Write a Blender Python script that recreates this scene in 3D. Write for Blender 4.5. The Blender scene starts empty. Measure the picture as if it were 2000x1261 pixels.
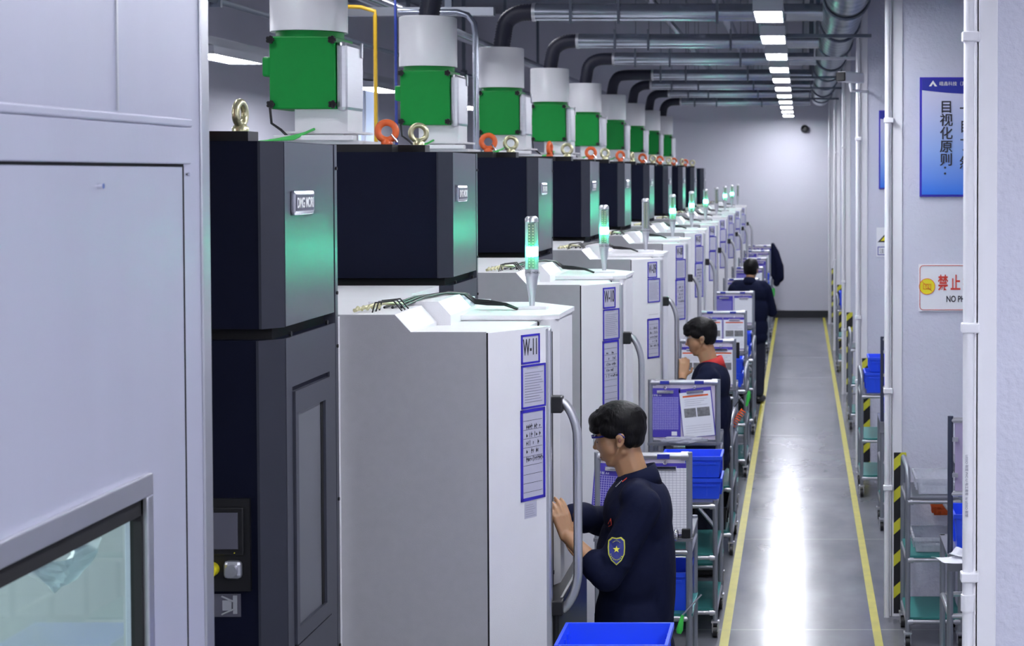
import bpy, bmesh, math, random
from mathutils import Vector, Matrix
random.seed(7)
C = bpy.context.scene.collection
PI = math.pi
# ------------------------------------------------------------------ camera
H = 2.6; F = 3307.0
cd = bpy.data.cameras.new('camera'); cam = bpy.data.objects.new('camera', cd); C.objects.link(cam)
cam.location = (0, 0, H); cam.rotation_euler = (math.radians(90 - 1.7), 0, 0)
cd.sensor_width = 36; cd.lens = F / 2000 * 36; cd.shift_x = -0.281; cd.shift_y = -0.096
cd.dof.use_dof = True; cd.dof.focus_distance = 6.4; cd.dof.aperture_fstop = 7.0
cd.clip_end = 200
bpy.context.scene.camera = cam
sc = bpy.context.scene
sc.view_settings.view_transform = 'Standard'; sc.view_settings.look = 'None'
sc.view_settings.gamma = 1; sc.view_settings.use_curve_mapping = False
sc.view_settings.exposure = 2.4
w = bpy.data.worlds.new('world'); sc.world = w; w.use_nodes = True
w.node_tree.nodes['Background'].inputs[0].default_value = (0.62, 0.68, 1, 1)
w.node_tree.nodes['Background'].inputs[1].default_value = 0.3
LAMP = 17.0            # brightness of the ceiling lamps
GREEN = 27.0           # brightness of the lit signal segments

# ------------------------------------------------------------------ materials
def mat(name, col, rough=.5, metal=0, emit=None, es=0, noise=0, nscale=8, bump=0, bscale=60, alpha=None, trans=0, ior=1.45, coat=0, spec=None, stretch=None):
    m = bpy.data.materials.new(name); m.use_nodes = True; nt = m.node_tree; b = nt.nodes['Principled BSDF']
    b.inputs['Base Color'].default_value = (*col, 1); b.inputs['Roughness'].default_value = rough
    b.inputs['Metallic'].default_value = metal
    if spec is not None: b.inputs['Specular IOR Level'].default_value = spec
    if coat: b.inputs['Coat Weight'].default_value = coat; b.inputs['Coat Roughness'].default_value = .1
    if trans: b.inputs['Transmission Weight'].default_value = trans; b.inputs['IOR'].default_value = ior
    if emit: b.inputs['Emission Color'].default_value = (*emit, 1); b.inputs['Emission Strength'].default_value = es
    if alpha is not None: b.inputs['Alpha'].default_value = alpha
    tc = nt.nodes.new('ShaderNodeTexCoord'); mp = nt.nodes.new('ShaderNodeMapping')
    nt.links.new(tc.outputs['Object'], mp.inputs['Vector'])
    if stretch: mp.inputs['Scale'].default_value = stretch
    if noise:
        n = nt.nodes.new('ShaderNodeTexNoise'); n.inputs['Scale'].default_value = nscale; n.inputs['Detail'].default_value = 5
        nt.links.new(mp.outputs[0], n.inputs['Vector'])
        mx = nt.nodes.new('ShaderNodeMix'); mx.data_type = 'RGBA'
        mx.inputs['A'].default_value = (*[c * (1 - noise) for c in col], 1); mx.inputs['B'].default_value = (*[min(1, c * (1 + noise)) for c in col], 1)
        nt.links.new(n.outputs['Fac'], mx.inputs['Factor']); nt.links.new(mx.outputs['Result'], b.inputs['Base Color'])
    if bump:
        n2 = nt.nodes.new('ShaderNodeTexNoise'); n2.inputs['Scale'].default_value = bscale; n2.inputs['Detail'].default_value = 3
        nt.links.new(mp.outputs[0], n2.inputs['Vector'])
        bp = nt.nodes.new('ShaderNodeBump'); bp.inputs['Strength'].default_value = bump; bp.inputs['Distance'].default_value = .01
        nt.links.new(n2.outputs['Fac'], bp.inputs['Height']); nt.links.new(bp.outputs[0], b.inputs['Normal'])
    return m

def nodes(m): return m.node_tree.nodes, m.node_tree.links, m.node_tree.nodes['Principled BSDF']
def math_node(N, L, op, a, b=None):
    n = N.new('ShaderNodeMath'); n.operation = op
    for i, v in enumerate((a, b)):
        if v is None: continue
        if isinstance(v, (int, float)): n.inputs[i].default_value = v
        else: L.new(v, n.inputs[i])
    return n.outputs[0]
def two_tone(m, fac, c0, c1):
    N, L, b = nodes(m); mx = N.new('ShaderNodeMix'); mx.data_type = 'RGBA'
    mx.inputs['A'].default_value = (*c0, 1); mx.inputs['B'].default_value = (*c1, 1)
    L.new(fac, mx.inputs['Factor']); L.new(mx.outputs['Result'], b.inputs['Base Color'])
def xyz(m):
    N, L, b = nodes(m); tc = N.new('ShaderNodeTexCoord'); s = N.new('ShaderNodeSeparateXYZ'); L.new(tc.outputs['Object'], s.inputs[0]); return s.outputs

M = {}
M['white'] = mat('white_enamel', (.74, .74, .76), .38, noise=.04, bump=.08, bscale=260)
M['white_side'] = mat('textured_shaded_enamel', (.41, .41, .43), .5, noise=.06, nscale=30, bump=.1, bscale=420)  # machine side: its weaker light is put into this darker enamel colour
M['dark'] = mat('dark_panel', (.0032, .0045, .016), .5, noise=.1, bump=.1, bscale=300, spec=.12)
M['dark_metal'] = mat('charcoal_metal', (.085, .09, .12), .33, .45, noise=.08, nscale=40, stretch=(1, 1, 12), bump=.05, bscale=200)
M['charcoal'] = mat('charcoal_panel', (.028, .031, .046), .4, .2, noise=.1)
M['black'] = mat('black_plastic', (.006, .006, .008), .4)
M['black_rubber'] = mat('black_rubber', (.012, .013, .03), .55, bump=.2, bscale=120)
M['gap'] = mat('dark_gap', (.004, .004, .006), .8)
M['green'] = mat('green_paint', (.0, .24, .035), .5, spec=.3, noise=.08, nscale=20)
M['steel'] = mat('brushed_steel', (.55, .56, .60), .36, .9, noise=.06, stretch=(1, 1, 14), nscale=10)
M['alu'] = mat('anodised_aluminium', (.60, .61, .64), .32, .85, noise=.05)
M['pipe'] = mat('grey_coated_pipe', (.30, .32, .36), .33, .6, noise=.05)
M['pipe_dark'] = mat('dark_coated_pipe', (.05, .06, .1), .4, .3)
M['chrome'] = mat('chrome', (.8, .8, .84), .12, 1)
M['duct'] = mat('galvanised_duct', (.40, .43, .50), .24, .9, noise=.2, nscale=12, bump=.1, bscale=25, stretch=(.4, 1, 1))
M['trunk'] = mat('foil_duct', (.20, .24, .27), .3, .85, noise=.25, nscale=10, bump=.4, bscale=30)
M['orange'] = mat('orange_paint', (.75, .13, .03), .4, noise=.1)
M['brass'] = mat('zinc_yellow_steel', (.60, .58, .36), .32, .7, noise=.15)
M['lamp_glass'] = mat('clear_lens', (.85, .9, .9), .08, trans=.85, ior=1.15)
M['led_off'] = mat('unlit_led_stack', (.06, .10, .06), .35)
M['led_dot'] = mat('led_dot', (.55, .50, .28), .3)
M['led_on'] = mat('lit_green_led', (.1, 1, .6), .3, emit=(.04, 1.0, .56), es=GREEN)
M['lamp_on'] = mat('lamp_diffuser', (1, 1, 1), .5, emit=(.91, .925, 1), es=LAMP)
M['lamp_body'] = mat('lamp_housing', (.45, .47, .52), .4, .3)
M['blue_bin'] = mat('blue_plastic', (.018, .085, .85), .38, noise=.06, spec=.5)
M['purple'] = mat('purple_plastic', (.07, .05, .42), .35)
M['holder_blue'] = mat('blue_frame', (.03, .02, .42), .4)
M['paper'] = mat('paper', (.80, .81, .86), .6, noise=.02)
M['paper_grey'] = mat('paper_under_film', (.48, .48, .58), .25, noise=.08)
M['board'] = mat('pale_board', (.66, .60, .72), .4)
M['purple_board'] = mat('lilac_board', (.42, .36, .55), .3)
M['ink'] = mat('black_ink', (.02, .02, .03), .6)
M['ink_grey'] = mat('grey_ink', (.25, .25, .32), .6)
M['red'] = mat('red_print', (.62, .05, .03), .5)
M['blue_print'] = mat('blue_tape', (.02, .03, .32), .4)
M['mat_green'] = mat('green_mat', (.03, .20, .19), .45, noise=.1)
M['tray'] = mat('grey_tray', (.22, .23, .26), .35, .5)
M['yellow'] = mat('yellow_paint', (.46, .41, .03), .4, noise=.3, nscale=9)
M['yellow_pipe'] = mat('yellow_pipe', (.62, .38, .02), .4)
M['blue_pipe'] = mat('blue_pipe', (.02, .04, .24), .4)
M['cable_green'] = mat('green_cable', (.06, .50, .10), .45)
M['skin'] = mat('skin', (.43, .235, .125), .48, noise=.06, nscale=30)
M['skin'].node_tree.nodes['Principled BSDF'].inputs['Subsurface Weight'].default_value = .08
M['lips'] = mat('lips', (.27, .115, .08), .5)  # also colours the painted shade inside the ears
M['hair'] = mat('black_hair', (.004, .0035, .004), .5, bump=.35, bscale=110, stretch=(1, 1, .3), spec=.18)
M['jacket'] = mat('navy_cloth', (.0055, .008, .028), .85, noise=.2, nscale=12, bump=.5, bscale=14, spec=.15)
M['trousers'] = mat('dark_trousers', (.012, .015, .035), .85)
M['red_cloth'] = mat('red_knit', (.45, .02, .02), .8)
M['badge_yellow'] = mat('yellow_thread', (.62, .62, .08), .6)
M['badge_blue'] = mat('blue_thread', (.03, .04, .22), .7)
M['glasses'] = mat('blue_spectacle_frame', (.015, .012, .15), .3)
M['lens'] = mat('spectacle_lens', (.75, .8, .85), .05, trans=.8, ior=1.1)
M['film'] = mat('clear_plastic_film', (.8, .82, .88), .12, trans=.6, ior=1.1, bump=.8, bscale=20)
M['tool_green'] = mat('green_handle', (.05, .6, .08), .4)
M['coil'] = mat('orange_coil', (.8, .12, .02), .4)
M['pvc'] = mat('white_pvc', (.80, .80, .84), .35)
M['alu_panel'] = mat('silver_panel', (.52, .53, .64), .42, .3, noise=.05, nscale=5, stretch=(1, 1, .1), bump=.05, bscale=300)
M['glass'] = mat('tinted_glass', (.72, .85, .83), .02, trans=1, ior=1.45)
gn = M['glass'].node_tree; ou = gn.nodes['Material Output']
tr_ = gn.nodes.new('ShaderNodeBsdfTransparent'); tr_.inputs[0].default_value = (.80, .90, .88, 1)
gl_ = gn.nodes.new('ShaderNodeBsdfGlossy'); gl_.inputs['Roughness'].default_value = .03
fr_ = gn.nodes.new('ShaderNodeFresnel'); fr_.inputs[0].default_value = 1.45; mx_ = gn.nodes.new('ShaderNodeMixShader')
gg_ = gn.nodes.new('ShaderNodeNewGeometry'); mm_ = gn.nodes.new('ShaderNodeMath'); mm_.operation = 'SUBTRACT'; mm_.inputs[0].default_value = 1; gn.links.new(gg_.outputs['Backfacing'], mm_.inputs[1])
m2_ = gn.nodes.new('ShaderNodeMath'); m2_.operation = 'MULTIPLY'; gn.links.new(mm_.outputs[0], m2_.inputs[0]); gn.links.new(fr_.outputs[0], m2_.inputs[1])
gn.links.new(m2_.outputs[0], mx_.inputs[0]); gn.links.new(tr_.outputs[0], mx_.inputs[1]); gn.links.new(gl_.outputs[0], mx_.inputs[2]); gn.links.new(mx_.outputs[0], ou.inputs[0])
M['inside'] = mat('booth_lining', (.40, .42, .44), .5, noise=.1, nscale=3)
M['wall'] = mat('painted_wall', (.62, .62, .70), .6, noise=.03, nscale=2, bump=.1, bscale=40)
M['column'] = mat('painted_column', (.60, .61, .72), .5, noise=.05, nscale=3, bump=.5, bscale=45)
M['ceiling'] = mat('ceiling_paint', (.22, .23, .27), .8, noise=.1, nscale=2)
M['girder'] = mat('girder_paint', (.10, .12, .16), .5)
M['skirting'] = mat('dark_skirting', (.012, .014, .02), .5)
M['window'] = mat('window_sky', (.5, .6, .8), .3, emit=(.6, .72, 1), es=.12)
M['screen'] = mat('grey_screen', (.10, .10, .13), .15)
M['yellow_button'] = mat('yellow_button', (.8, .7, .02), .4)
M['star'] = mat('bright_thread', (.9, .85, .1), .6)
M['vinyl'] = mat('white_vinyl', (.8, .8, .8), .5)
M['label_grey'] = mat('grey_label', (.30, .31, .34), .4)
# floor: polished concrete
fm = mat('polished_floor', (.2, .21, .23), .2)
N, L, b = nodes(fm); tc = N.new('ShaderNodeTexCoord')
mp = N.new('ShaderNodeMapping'); L.new(tc.outputs['Object'], mp.inputs[0]); mp.inputs['Scale'].default_value = (1.2, .6, 1)
n = N.new('ShaderNodeTexNoise'); n.inputs['Scale'].default_value = 2.5; n.inputs['Detail'].default_value = 4; L.new(mp.outputs[0], n.inputs['Vector'])
r = N.new('ShaderNodeValToRGB'); r.color_ramp.elements[0].position = .3; r.color_ramp.elements[1].position = .7
r.color_ramp.elements[0].color = (.125, .13, .15, 1); r.color_ramp.elements[1].color = (.21, .215, .245, 1); L.new(n.outputs['Fac'], r.inputs[0])
s = N.new('ShaderNodeSeparateXYZ'); L.new(tc.outputs['Object'], s.inputs[0])
j = math_node(N, L, 'FRACT', math_node(N, L, 'MULTIPLY', s.outputs['Y'], 1 / 2.4)); jl = math_node(N, L, 'LESS_THAN', j, .006)
mx = N.new('ShaderNodeMix'); mx.data_type = 'RGBA'; L.new(jl, mx.inputs['Factor']); L.new(r.outputs[0], mx.inputs['A']); mx.inputs['B'].default_value = (.28, .28, .29, 1)
L.new(mx.outputs['Result'], b.inputs['Base Color'])
rr = N.new('ShaderNodeMapRange'); rr.inputs['To Min'].default_value = .14; rr.inputs['To Max'].default_value = .27
n4 = N.new('ShaderNodeTexNoise'); n4.inputs['Scale'].default_value = 1.6; n4.inputs['Detail'].default_value = 3; L.new(mp.outputs[0], n4.inputs['Vector']); L.new(n4.outputs['Fac'], rr.inputs[0]); L.new(rr.outputs[0], b.inputs['Roughness'])
n3 = N.new('ShaderNodeTexNoise'); n3.inputs['Scale'].default_value = 9; n3.inputs['Detail'].default_value = 2; L.new(tc.outputs['Object'], n3.inputs['Vector'])
bp = N.new('ShaderNodeBump'); bp.inputs['Strength'].default_value = .05; bp.inputs['Distance'].default_value = .02; L.new(n3.outputs['Fac'], bp.inputs['Height']); L.new(bp.outputs[0], b.inputs['Normal'])
M['floor'] = fm
# hazard tape
hm = mat('hazard_tape', (0, 0, 0), .45); o = xyz(hm); N, L, b = nodes(hm)
fr = math_node(N, L, 'FRACT', math_node(N, L, 'MULTIPLY', math_node(N, L, 'SUBTRACT', math_node(N, L, 'MULTIPLY', o['X'], 0.9), o['Z']), 5.3))
two_tone(hm, math_node(N, L, 'LESS_THAN', fr, .36), (.008, .008, .01), (.62, .60, .04)); M['hazard'] = hm
# purple clip board with printed grid
gm = mat('printed_grid', (0, 0, 0), .35); o = xyz(gm); N, L, b = nodes(gm)
gx = math_node(N, L, 'LESS_THAN', math_node(N, L, 'FRACT', math_node(N, L, 'MULTIPLY', o['X'], 95)), .22)
gz = math_node(N, L, 'LESS_THAN', math_node(N, L, 'FRACT', math_node(N, L, 'MULTIPLY', o['Z'], 95)), .22)
two_tone(gm, math_node(N, L, 'MAXIMUM', gx, gz), (.07, .05, .42), (.42, .40, .75)); M['grid'] = gm
# form paper
pm = mat('form_paper', (0, 0, 0), .6); o = xyz(pm); N, L, b = nodes(pm)
gx = math_node(N, L, 'LESS_THAN', math_node(N, L, 'FRACT', math_node(N, L, 'MULTIPLY', o['X'], 60)), .12)
gz = math_node(N, L, 'LESS_THAN', math_node(N, L, 'FRACT', math_node(N, L, 'MULTIPLY', o['Z'], 85)), .16)
two_tone(pm, math_node(N, L, 'MAXIMUM', gx, gz), (.80, .80, .86), (.50, .50, .58)); M['form'] = pm
# poster gradient
po = mat('poster_print', (0, 0, 0), .25); o = xyz(po); N, L, b = nodes(po)
mr = N.new('ShaderNodeMapRange'); mr.inputs['From Min'].default_value = 0.0; mr.inputs['From Max'].default_value = .60; L.new(o['Z'], mr.inputs[0])
cr = N.new('ShaderNodeValToRGB'); cr.color_ramp.elements[0].color = (.02, .17, .75, 1); cr.color_ramp.elements[1].color = (.62, .62, .80, 1)
e = cr.color_ramp.elements.new(.45); e.color = (.28, .42, .80, 1)
L.new(mr.outputs[0], cr.inputs[0]); L.new(cr.outputs[0], b.inputs['Base Color']); M['poster'] = po
# photo print
ph = mat('photo_print', (.2, .2, .2), .3, noise=.9, nscale=60); M['photo'] = ph

# ------------------------------------------------------------------ mesh helpers
class MB:
    def __init__(s): s.v = []; s.f = []; s.sm = []
    def add(s, vs, fs, smooth=False):
        o = len(s.v); s.v += [Vector(v) for v in vs]; s.f += [tuple(i + o for i in f) for f in fs]; s.sm += [smooth] * len(fs); return s
    def box(s, x0, x1, y0, y1, z0, z1, bev=0):
        if bev:
            bm = bmesh.new(); bmesh.ops.create_cube(bm, size=1)
            for v in bm.verts: v.co = Vector(((x0 + x1) / 2 + v.co.x * (x1 - x0), (y0 + y1) / 2 + v.co.y * (y1 - y0), (z0 + z1) / 2 + v.co.z * (z1 - z0)))
            bmesh.ops.bevel(bm, geom=bm.edges[:], offset=bev, segments=2, affect='EDGES', profile=.5)
            s.frombm(bm); return s
        return s.add([(x0, y0, z0), (x1, y0, z0), (x1, y1, z0), (x0, y1, z0), (x0, y0, z1), (x1, y0, z1), (x1, y1, z1), (x0, y1, z1)],
                     [(0, 3, 2, 1), (4, 5, 6, 7), (0, 1, 5, 4), (1, 2, 6, 5), (2, 3, 7, 6), (3, 0, 4, 7)])
    def frombm(s, bm, smooth=False):
        bm.verts.ensure_lookup_table()
        for i, v in enumerate(bm.verts): v.index = i
        s.add([v.co.copy() for v in bm.verts], [tuple(v.index for v in f.verts) for f in bm.faces], smooth); bm.free()
    def prism(s, pts, z0, z1):           # plan polygon, counter-clockwise
        n = len(pts)
        return s.add([(x, y, z0) for x, y in pts] + [(x, y, z1) for x, y in pts],
                     [tuple(range(n))[::-1], tuple(range(n, 2 * n))] + [(i, (i + 1) % n, n + (i + 1) % n, n + i) for i in range(n)])
    def prism_y(s, pts, y0, y1):         # xz polygon, extruded along y
        n = len(pts)
        return s.add([(x, y0, z) for x, z in pts] + [(x, y1, z) for x, z in pts],
                     [tuple(range(n)), tuple(range(n, 2 * n))[::-1]] + [(i, n + i, n + (i + 1) % n, (i + 1) % n) for i in range(n)])
    def tube(s, path, r, seg=12, cap=True):
        P = [Vector(p) for p in path]; n = len(P); R = r if isinstance(r, (list, tuple)) else [r] * n
        T = []
        for i in range(n):
            a = P[max(0, i - 1)]; c = P[min(n - 1, i + 1)]; t = (c - a); T.append(t.normalized() if t.length > 1e-9 else Vector((0, 0, 1)))
        u = T[0].orthogonal().normalized(); vs = []
        for i in range(n):
            u = (u - T[i] * u.dot(T[i])); u = u.normalized() if u.length > 1e-6 else T[i].orthogonal().normalized()
            w_ = T[i].cross(u)
            for k in range(seg):
                a = 2 * PI * k / seg; vs.append(P[i] + (u * math.cos(a) + w_ * math.sin(a)) * R[i])
        fs = [(i * seg + k, i * seg + (k + 1) % seg, (i + 1) * seg + (k + 1) % seg, (i + 1) * seg + k) for i in range(n - 1) for k in range(seg)]
        s.add(vs, fs, True)
        if cap:
            s.add([v for v in vs[:seg]], [tuple(range(seg))[::-1]]); s.add([v for v in vs[-seg:]], [tuple(range(seg))])
        return s
    def ring(s, c, R, r, axis='X', seg=28, sub=10, sx=1, rot=0):
        vs = []; 
        for i in range(seg):
            a = 2 * PI * i / seg
            for k in range(sub):
                q = 2 * PI * k / sub; rad = R + r * math.cos(q); h = r * math.sin(q)
                p = Vector((rad * math.cos(a) * sx, h, rad * math.sin(a)))          # ring in xz plane, axis y
                if axis == 'X': p = Vector((h, p.x, p.z))
                if axis == 'Z': p = Vector((p.x, p.z, h))
                if rot: p = Matrix.Rotation(rot, 3, 'Z') @ p
                vs.append(p + Vector(c))
        s.add(vs, [(i * sub + k, i * sub + (k + 1) % sub, ((i + 1) % seg) * sub + (k + 1) % sub, ((i + 1) % seg) * sub + k) for i in range(seg) for k in range(sub)], True); return s
    def ell(s, c, rad, rot=None, sub=2):
        bm = bmesh.new(); bmesh.ops.create_icosphere(bm, subdivisions=sub, radius=1)
        m = Matrix.Diagonal(Vector(rad)).to_4x4()
        if rot: m = rot.to_4x4() @ m
        for v in bm.verts: v.co = m @ v.co + Vector(c)
        s.frombm(bm, True); return s
    def cap(s, a, ra, b, rb, seg=14):    # tapered capsule
        a = Vector(a); b = Vector(b); d = (b - a).normalized(); path = []; R = []
        for k in range(5):
            t = -PI / 2 + PI / 2 * k / 4; path.append(a + d * (ra * math.sin(t))); R.append(max(1e-4, ra * math.cos(t)))
        for k in range(5):
            t = PI / 2 * k / 4; path.append(b + d * (rb * math.sin(t))); R.append(max(1e-4, rb * math.cos(t)))
        return s.tube(path, R, seg)
    def mesh(s, name, off=Vector((0, 0, 0))):
        me = bpy.data.meshes.new(name); me.from_pydata([v - off for v in s.v], [], s.f); me.update()
        me.polygons.foreach_set('use_smooth', s.sm)
        return me
    def build(s, name, m, parent=None, root=None):
        rt = root
        if parent is not None and rt is None:
            rt = parent
            while rt.parent: rt = rt.parent
        off = Vector(rt.location) if rt is not None else Vector((0, 0, 0))
        me = s.mesh(name, off); me.materials.append(M[m] if isinstance(m, str) else m)
        bm = bmesh.new(); bm.from_mesh(me); bmesh.ops.recalc_face_normals(bm, faces=bm.faces[:]); bm.to_mesh(me); bm.free()
        ob = bpy.data.objects.new(name, me); C.objects.link(ob)
        if parent is not None: ob.parent = parent
        return ob

def tag(o, label=None, cat=None, group=None, kind=None):
    if label: o['label'] = label
    if cat: o['category'] = cat
    if group: o['group'] = group
    if kind: o['kind'] = kind
    return o
def empty(name, loc, label=None, cat=None, group=None):
    o = bpy.data.objects.new(name, None); C.objects.link(o); o.location = loc; o.empty_display_size = .1
    return tag(o, label, cat, group)
def single(name, mb, m, label, cat, group=None, base=None):      # one-mesh thing whose origin sits at its base
    lo = Vector((sum(v.x for v in mb.v) / len(mb.v), sum(v.y for v in mb.v) / len(mb.v), min(v.z for v in mb.v)))
    me = mb.mesh(name, lo); me.materials.append(M[m])
    bm = bmesh.new(); bm.from_mesh(me); bmesh.ops.recalc_face_normals(bm, faces=bm.faces[:]); bm.to_mesh(me); bm.free()
    o = bpy.data.objects.new(name, me); C.objects.link(o); o.location = lo
    return tag(o, label, cat, group)
kids = {}
def copy_tree(o, delta=None, label=None):
    c = o.copy(); C.objects.link(c)
    for ch in [x for x in bpy.data.objects if x.parent == o and x != c]:
        d = copy_tree(ch); d.parent = c; d.matrix_parent_inverse = ch.matrix_parent_inverse
    if delta is not None: c.location = Vector(o.location) + Vector(delta)
    if label: c['label'] = label
    return c
def text(name, body, size, loc, m, parent=None, face='-Y', align='LEFT', root=None, sx=1, off=0, rotz=None):
    cu = bpy.data.curves.new(name, 'FONT'); cu.body = body; cu.size = size; cu.align_x = align; cu.extrude = .0004; cu.offset = off
    t = bpy.data.objects.new(name, cu); C.objects.link(t)
    bpy.context.view_layer.update()
    me = bpy.data.meshes.new_from_object(t.evaluated_get(bpy.context.evaluated_depsgraph_get()))
    bpy.data.objects.remove(t); bpy.data.curves.remove(cu); me.name = name
    R = Matrix.Rotation(PI / 2, 4, 'X')
    if face == '+X': R = Matrix.Rotation(PI / 2, 4, 'Z') @ R
    if face == 'down': R = Matrix.Rotation(PI / 2, 4, 'Y') @ R          # vertical writing on a camera-facing side
    if rotz is not None: R = Matrix.Rotation(rotz, 4, 'Z') @ R
    rt = root or parent
    while rt is not None and rt.parent: rt = rt.parent
    o = Vector(rt.location) if rt is not None else Vector((0, 0, 0))
    me.transform(Matrix.Translation(Vector(loc) - o) @ R @ Matrix.Scale(sx, 4, (1, 0, 0)))
    me.materials.clear(); me.materials.append(M[m])
    ob = bpy.data.objects.new(name, me); C.objects.link(ob)
    if parent is not None: ob.parent = parent
    return ob
def at(px, py, Y):                        # point of the place at distance Y
    s = F / Y
    a = math.radians(1.7)                 # small camera pitch taken into account
    u = (px - 1562) / F; v = (438 - py) / F
    d = Vector((u, math.cos(a) + v * math.sin(a), -math.sin(a) + v * math.cos(a)))
    return Vector((0, 0, H)) + d * (Y / d.y)
ORD = ['nearest', 'second', 'third', 'fourth', 'fifth', 'sixth', 'seventh', 'eighth', 'ninth', 'tenth', 'eleventh', 'twelfth']

# ------------------------------------------------------------------ the setting
XL, XR, Y0, YB, ZC = -6.6, 2.4, -2.5, 30.7, 5.5
def struct(name, mb, m): return tag(mb.build(name, m), kind='structure')
struct('floor', MB().box(XL, XR, Y0, YB, -.1, 0), 'floor')
struct('ceiling', MB().box(XL, XR, Y0, YB, ZC, ZC + .1), 'ceiling')
struct('wall_back', MB().box(XL - .1, XR + .1, YB, YB + .1, 0, ZC), 'wall')
struct('wall_front', MB().box(XL - .1, XR + .1, Y0 - .1, Y0, 0, ZC), 'wall')
struct('wall_right', MB().box(XR, XR + .1, Y0, YB, 0, ZC), 'wall')
wl = MB()
wins = [(25.0, 26.6)]
ys = [Y0] + [v for p in wins for v in p] + [YB]
for i in range(0, len(ys), 2): wl.box(XL - .1, XL, ys[i], ys[i + 1], 0, ZC)
for a, b_ in wins: wl.box(XL - .1, XL, a, b_, 0, 2.9).box(XL - .1, XL, a, b_, 4.1, ZC)
struct('wall_left', wl, 'wall')
for i, (a, b_) in enumerate(wins):
    wn = empty('window_%d' % (i + 1), (XL - .05, (a + b_) / 2, 2.9)); wn['kind'] = 'structure'
    fr = MB().box(XL - .06, XL - .01, a, b_, 2.9, 2.96).box(XL - .06, XL - .01, a, b_, 4.04, 4.1)
    for y in (a, (a + b_) / 2 - .03, b_ - .06): fr.box(XL - .06, XL - .01, y, y + .06, 2.96, 4.04)
    fr.build('window_frame', 'pvc', wn)
    MB().box(XL - .09, XL - .07, a, b_, 2.9, 4.1).build('pane', 'window', wn)
struct('baseboard_back', MB().box(XL, XR, YB - .03, YB, 0, .13), 'skirting')
struct('trim_1', MB().box(-.445, -.395, Y0, YB - .05, 0, .002), 'yellow')
struct('trim_2', MB().box(.415, .462, Y0, YB - .05, 0, .002), 'yellow')
# ceiling girders
for i, y in enumerate((9.0, 14.2, 19.4, 24.6)):
    struct('trim_%d' % (i + 3), MB().box(XL, XR, y, y + .28, 5.17, ZC).box(XL, XR, y - .06, y + .34, 5.12, 5.17), 'girder')
# wall piers on the right of the aisle
PIER = [5.15, 9.9, 15.0, 20.0, 25.0, 29.4]
for i, y in enumerate(PIER):
    struct('pillar' + ('' if i == 0 else '.%03d' % i), MB().box(.545, XR, y, y + .32, 0, ZC, .012), 'column')
    g = MB().box(.535, .60, y - .008, y + .002, 0.0, ZC, .003).box(.530, .545, y - .008, y + .33, 0.0, ZC, .003)
    single('corner_guard', g, 'pvc', '%s white corner guard down the pier edge beside the aisle' % ('nearest' if i == 0 else ORD[i] + ' from the front'), 'corner guard', 'white corner guards on the wall piers')
    pr = empty('conduit_pipe', (.512, y - .02, 0), '%s white plastic conduit running up the pier corner' % ('nearest' if i == 0 else ORD[i] + ' from the front'), 'pipe', 'white conduits on the pier corners')
    MB().tube([(.512, y - .02, 0), (.512, y - .02, 4.6)], .0165, 16).build('pipe', 'pvc', pr)
    for z in (3.0, 2.12, 1.36) if i == 0 else (2.9, 1.32, .75):
        MB().box(.49, .545, y - .043, y - .001, z, z + .03, .004).build('pipe_clip', 'pvc', pr)
    if i == 0:
        MB().tube([(.512, y - .02, 1.27), (.512, y - .02, 1.32)], .021, 16).build('pipe_socket', 'pvc', pr)
        text('print', 'LESSO 联塑 PVC-U 电工套管 16 LESSO 联塑', .010, (.503, y - .0375, 1.75), 'ink_grey', pr, 'down')
HZ = ['near pier', 'second pier from the front', 'third pier from the front', 'fourth pier from the front', 'farthest pier but one', 'farthest pier']
for i, y in enumerate(PIER[1:]):
    single('hazard_tape', MB().box(.552, .625, y - .012, y - .0085, .02, .97), 'hazard', 'black and yellow striped hazard strip at the foot of the %s' % (['second pier', 'third pier, behind a trolley,', 'fourth pier', 'fifth pier', 'farthest pier'][i]), 'hazard strip', 'hazard strips on the piers')
    o_ = bpy.data.objects[-1]
# posters on piers 2 and 3
def poster(y, lab):
    r_ = empty('poster', (.98, y - .012, 2.47), lab, 'poster', 'blue slogan posters on the piers')
    MB().box(.70, 1.26, y - .016, y - .0005, 2.47, 3.165).build('frame', 'holder_blue', r_)
    MB().box(.712, 1.248, y - .019, y - .014, 2.482, 3.155).build('print', 'poster', r_)
    vs = [(.712, 3.155), (.712, 3.09)] + [(.712 + .536 * t / 10, 3.09 - .022 * math.sin(PI * t / 10 * .9)) for t in range(1, 11)] + [(1.248, 3.155)]
    MB().prism_y(vs, y - .021, y - .018).build('header', 'blue_print', r_)
    MB().prism_y([(.752, 3.112), (.776, 3.146), (.800, 3.112), (.786, 3.112), (.776, 3.128), (.766, 3.112)], y - .0225, y - .020).build('emblem', 'vinyl', r_)
    text('header_text', '峨鑫科技（苏州）有限公司', .026, (.812, y - .023, 3.118), 'vinyl', r_)
    for k, ch in enumerate('目视化原则'):
        text('character', ch, .078, (.815, y - .0215, 2.965 - k * .077), 'ink', r_, off=.001)
    text('character', '：', .07, (.83, y - .0215, 2.60), 'ink', r_, off=.001)
    for k, ch in enumerate('一目了然'):
        text('character', ch, .078, (.93, y - .0215, 2.955 - k * .105), 'ink', r_, off=.001)
poster(PIER[1], 'blue framed wall poster with black Chinese characters, above the no photo sign')
poster(PIER[2], 'blue framed poster on the third pier, mostly hidden behind the second pier')
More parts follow.
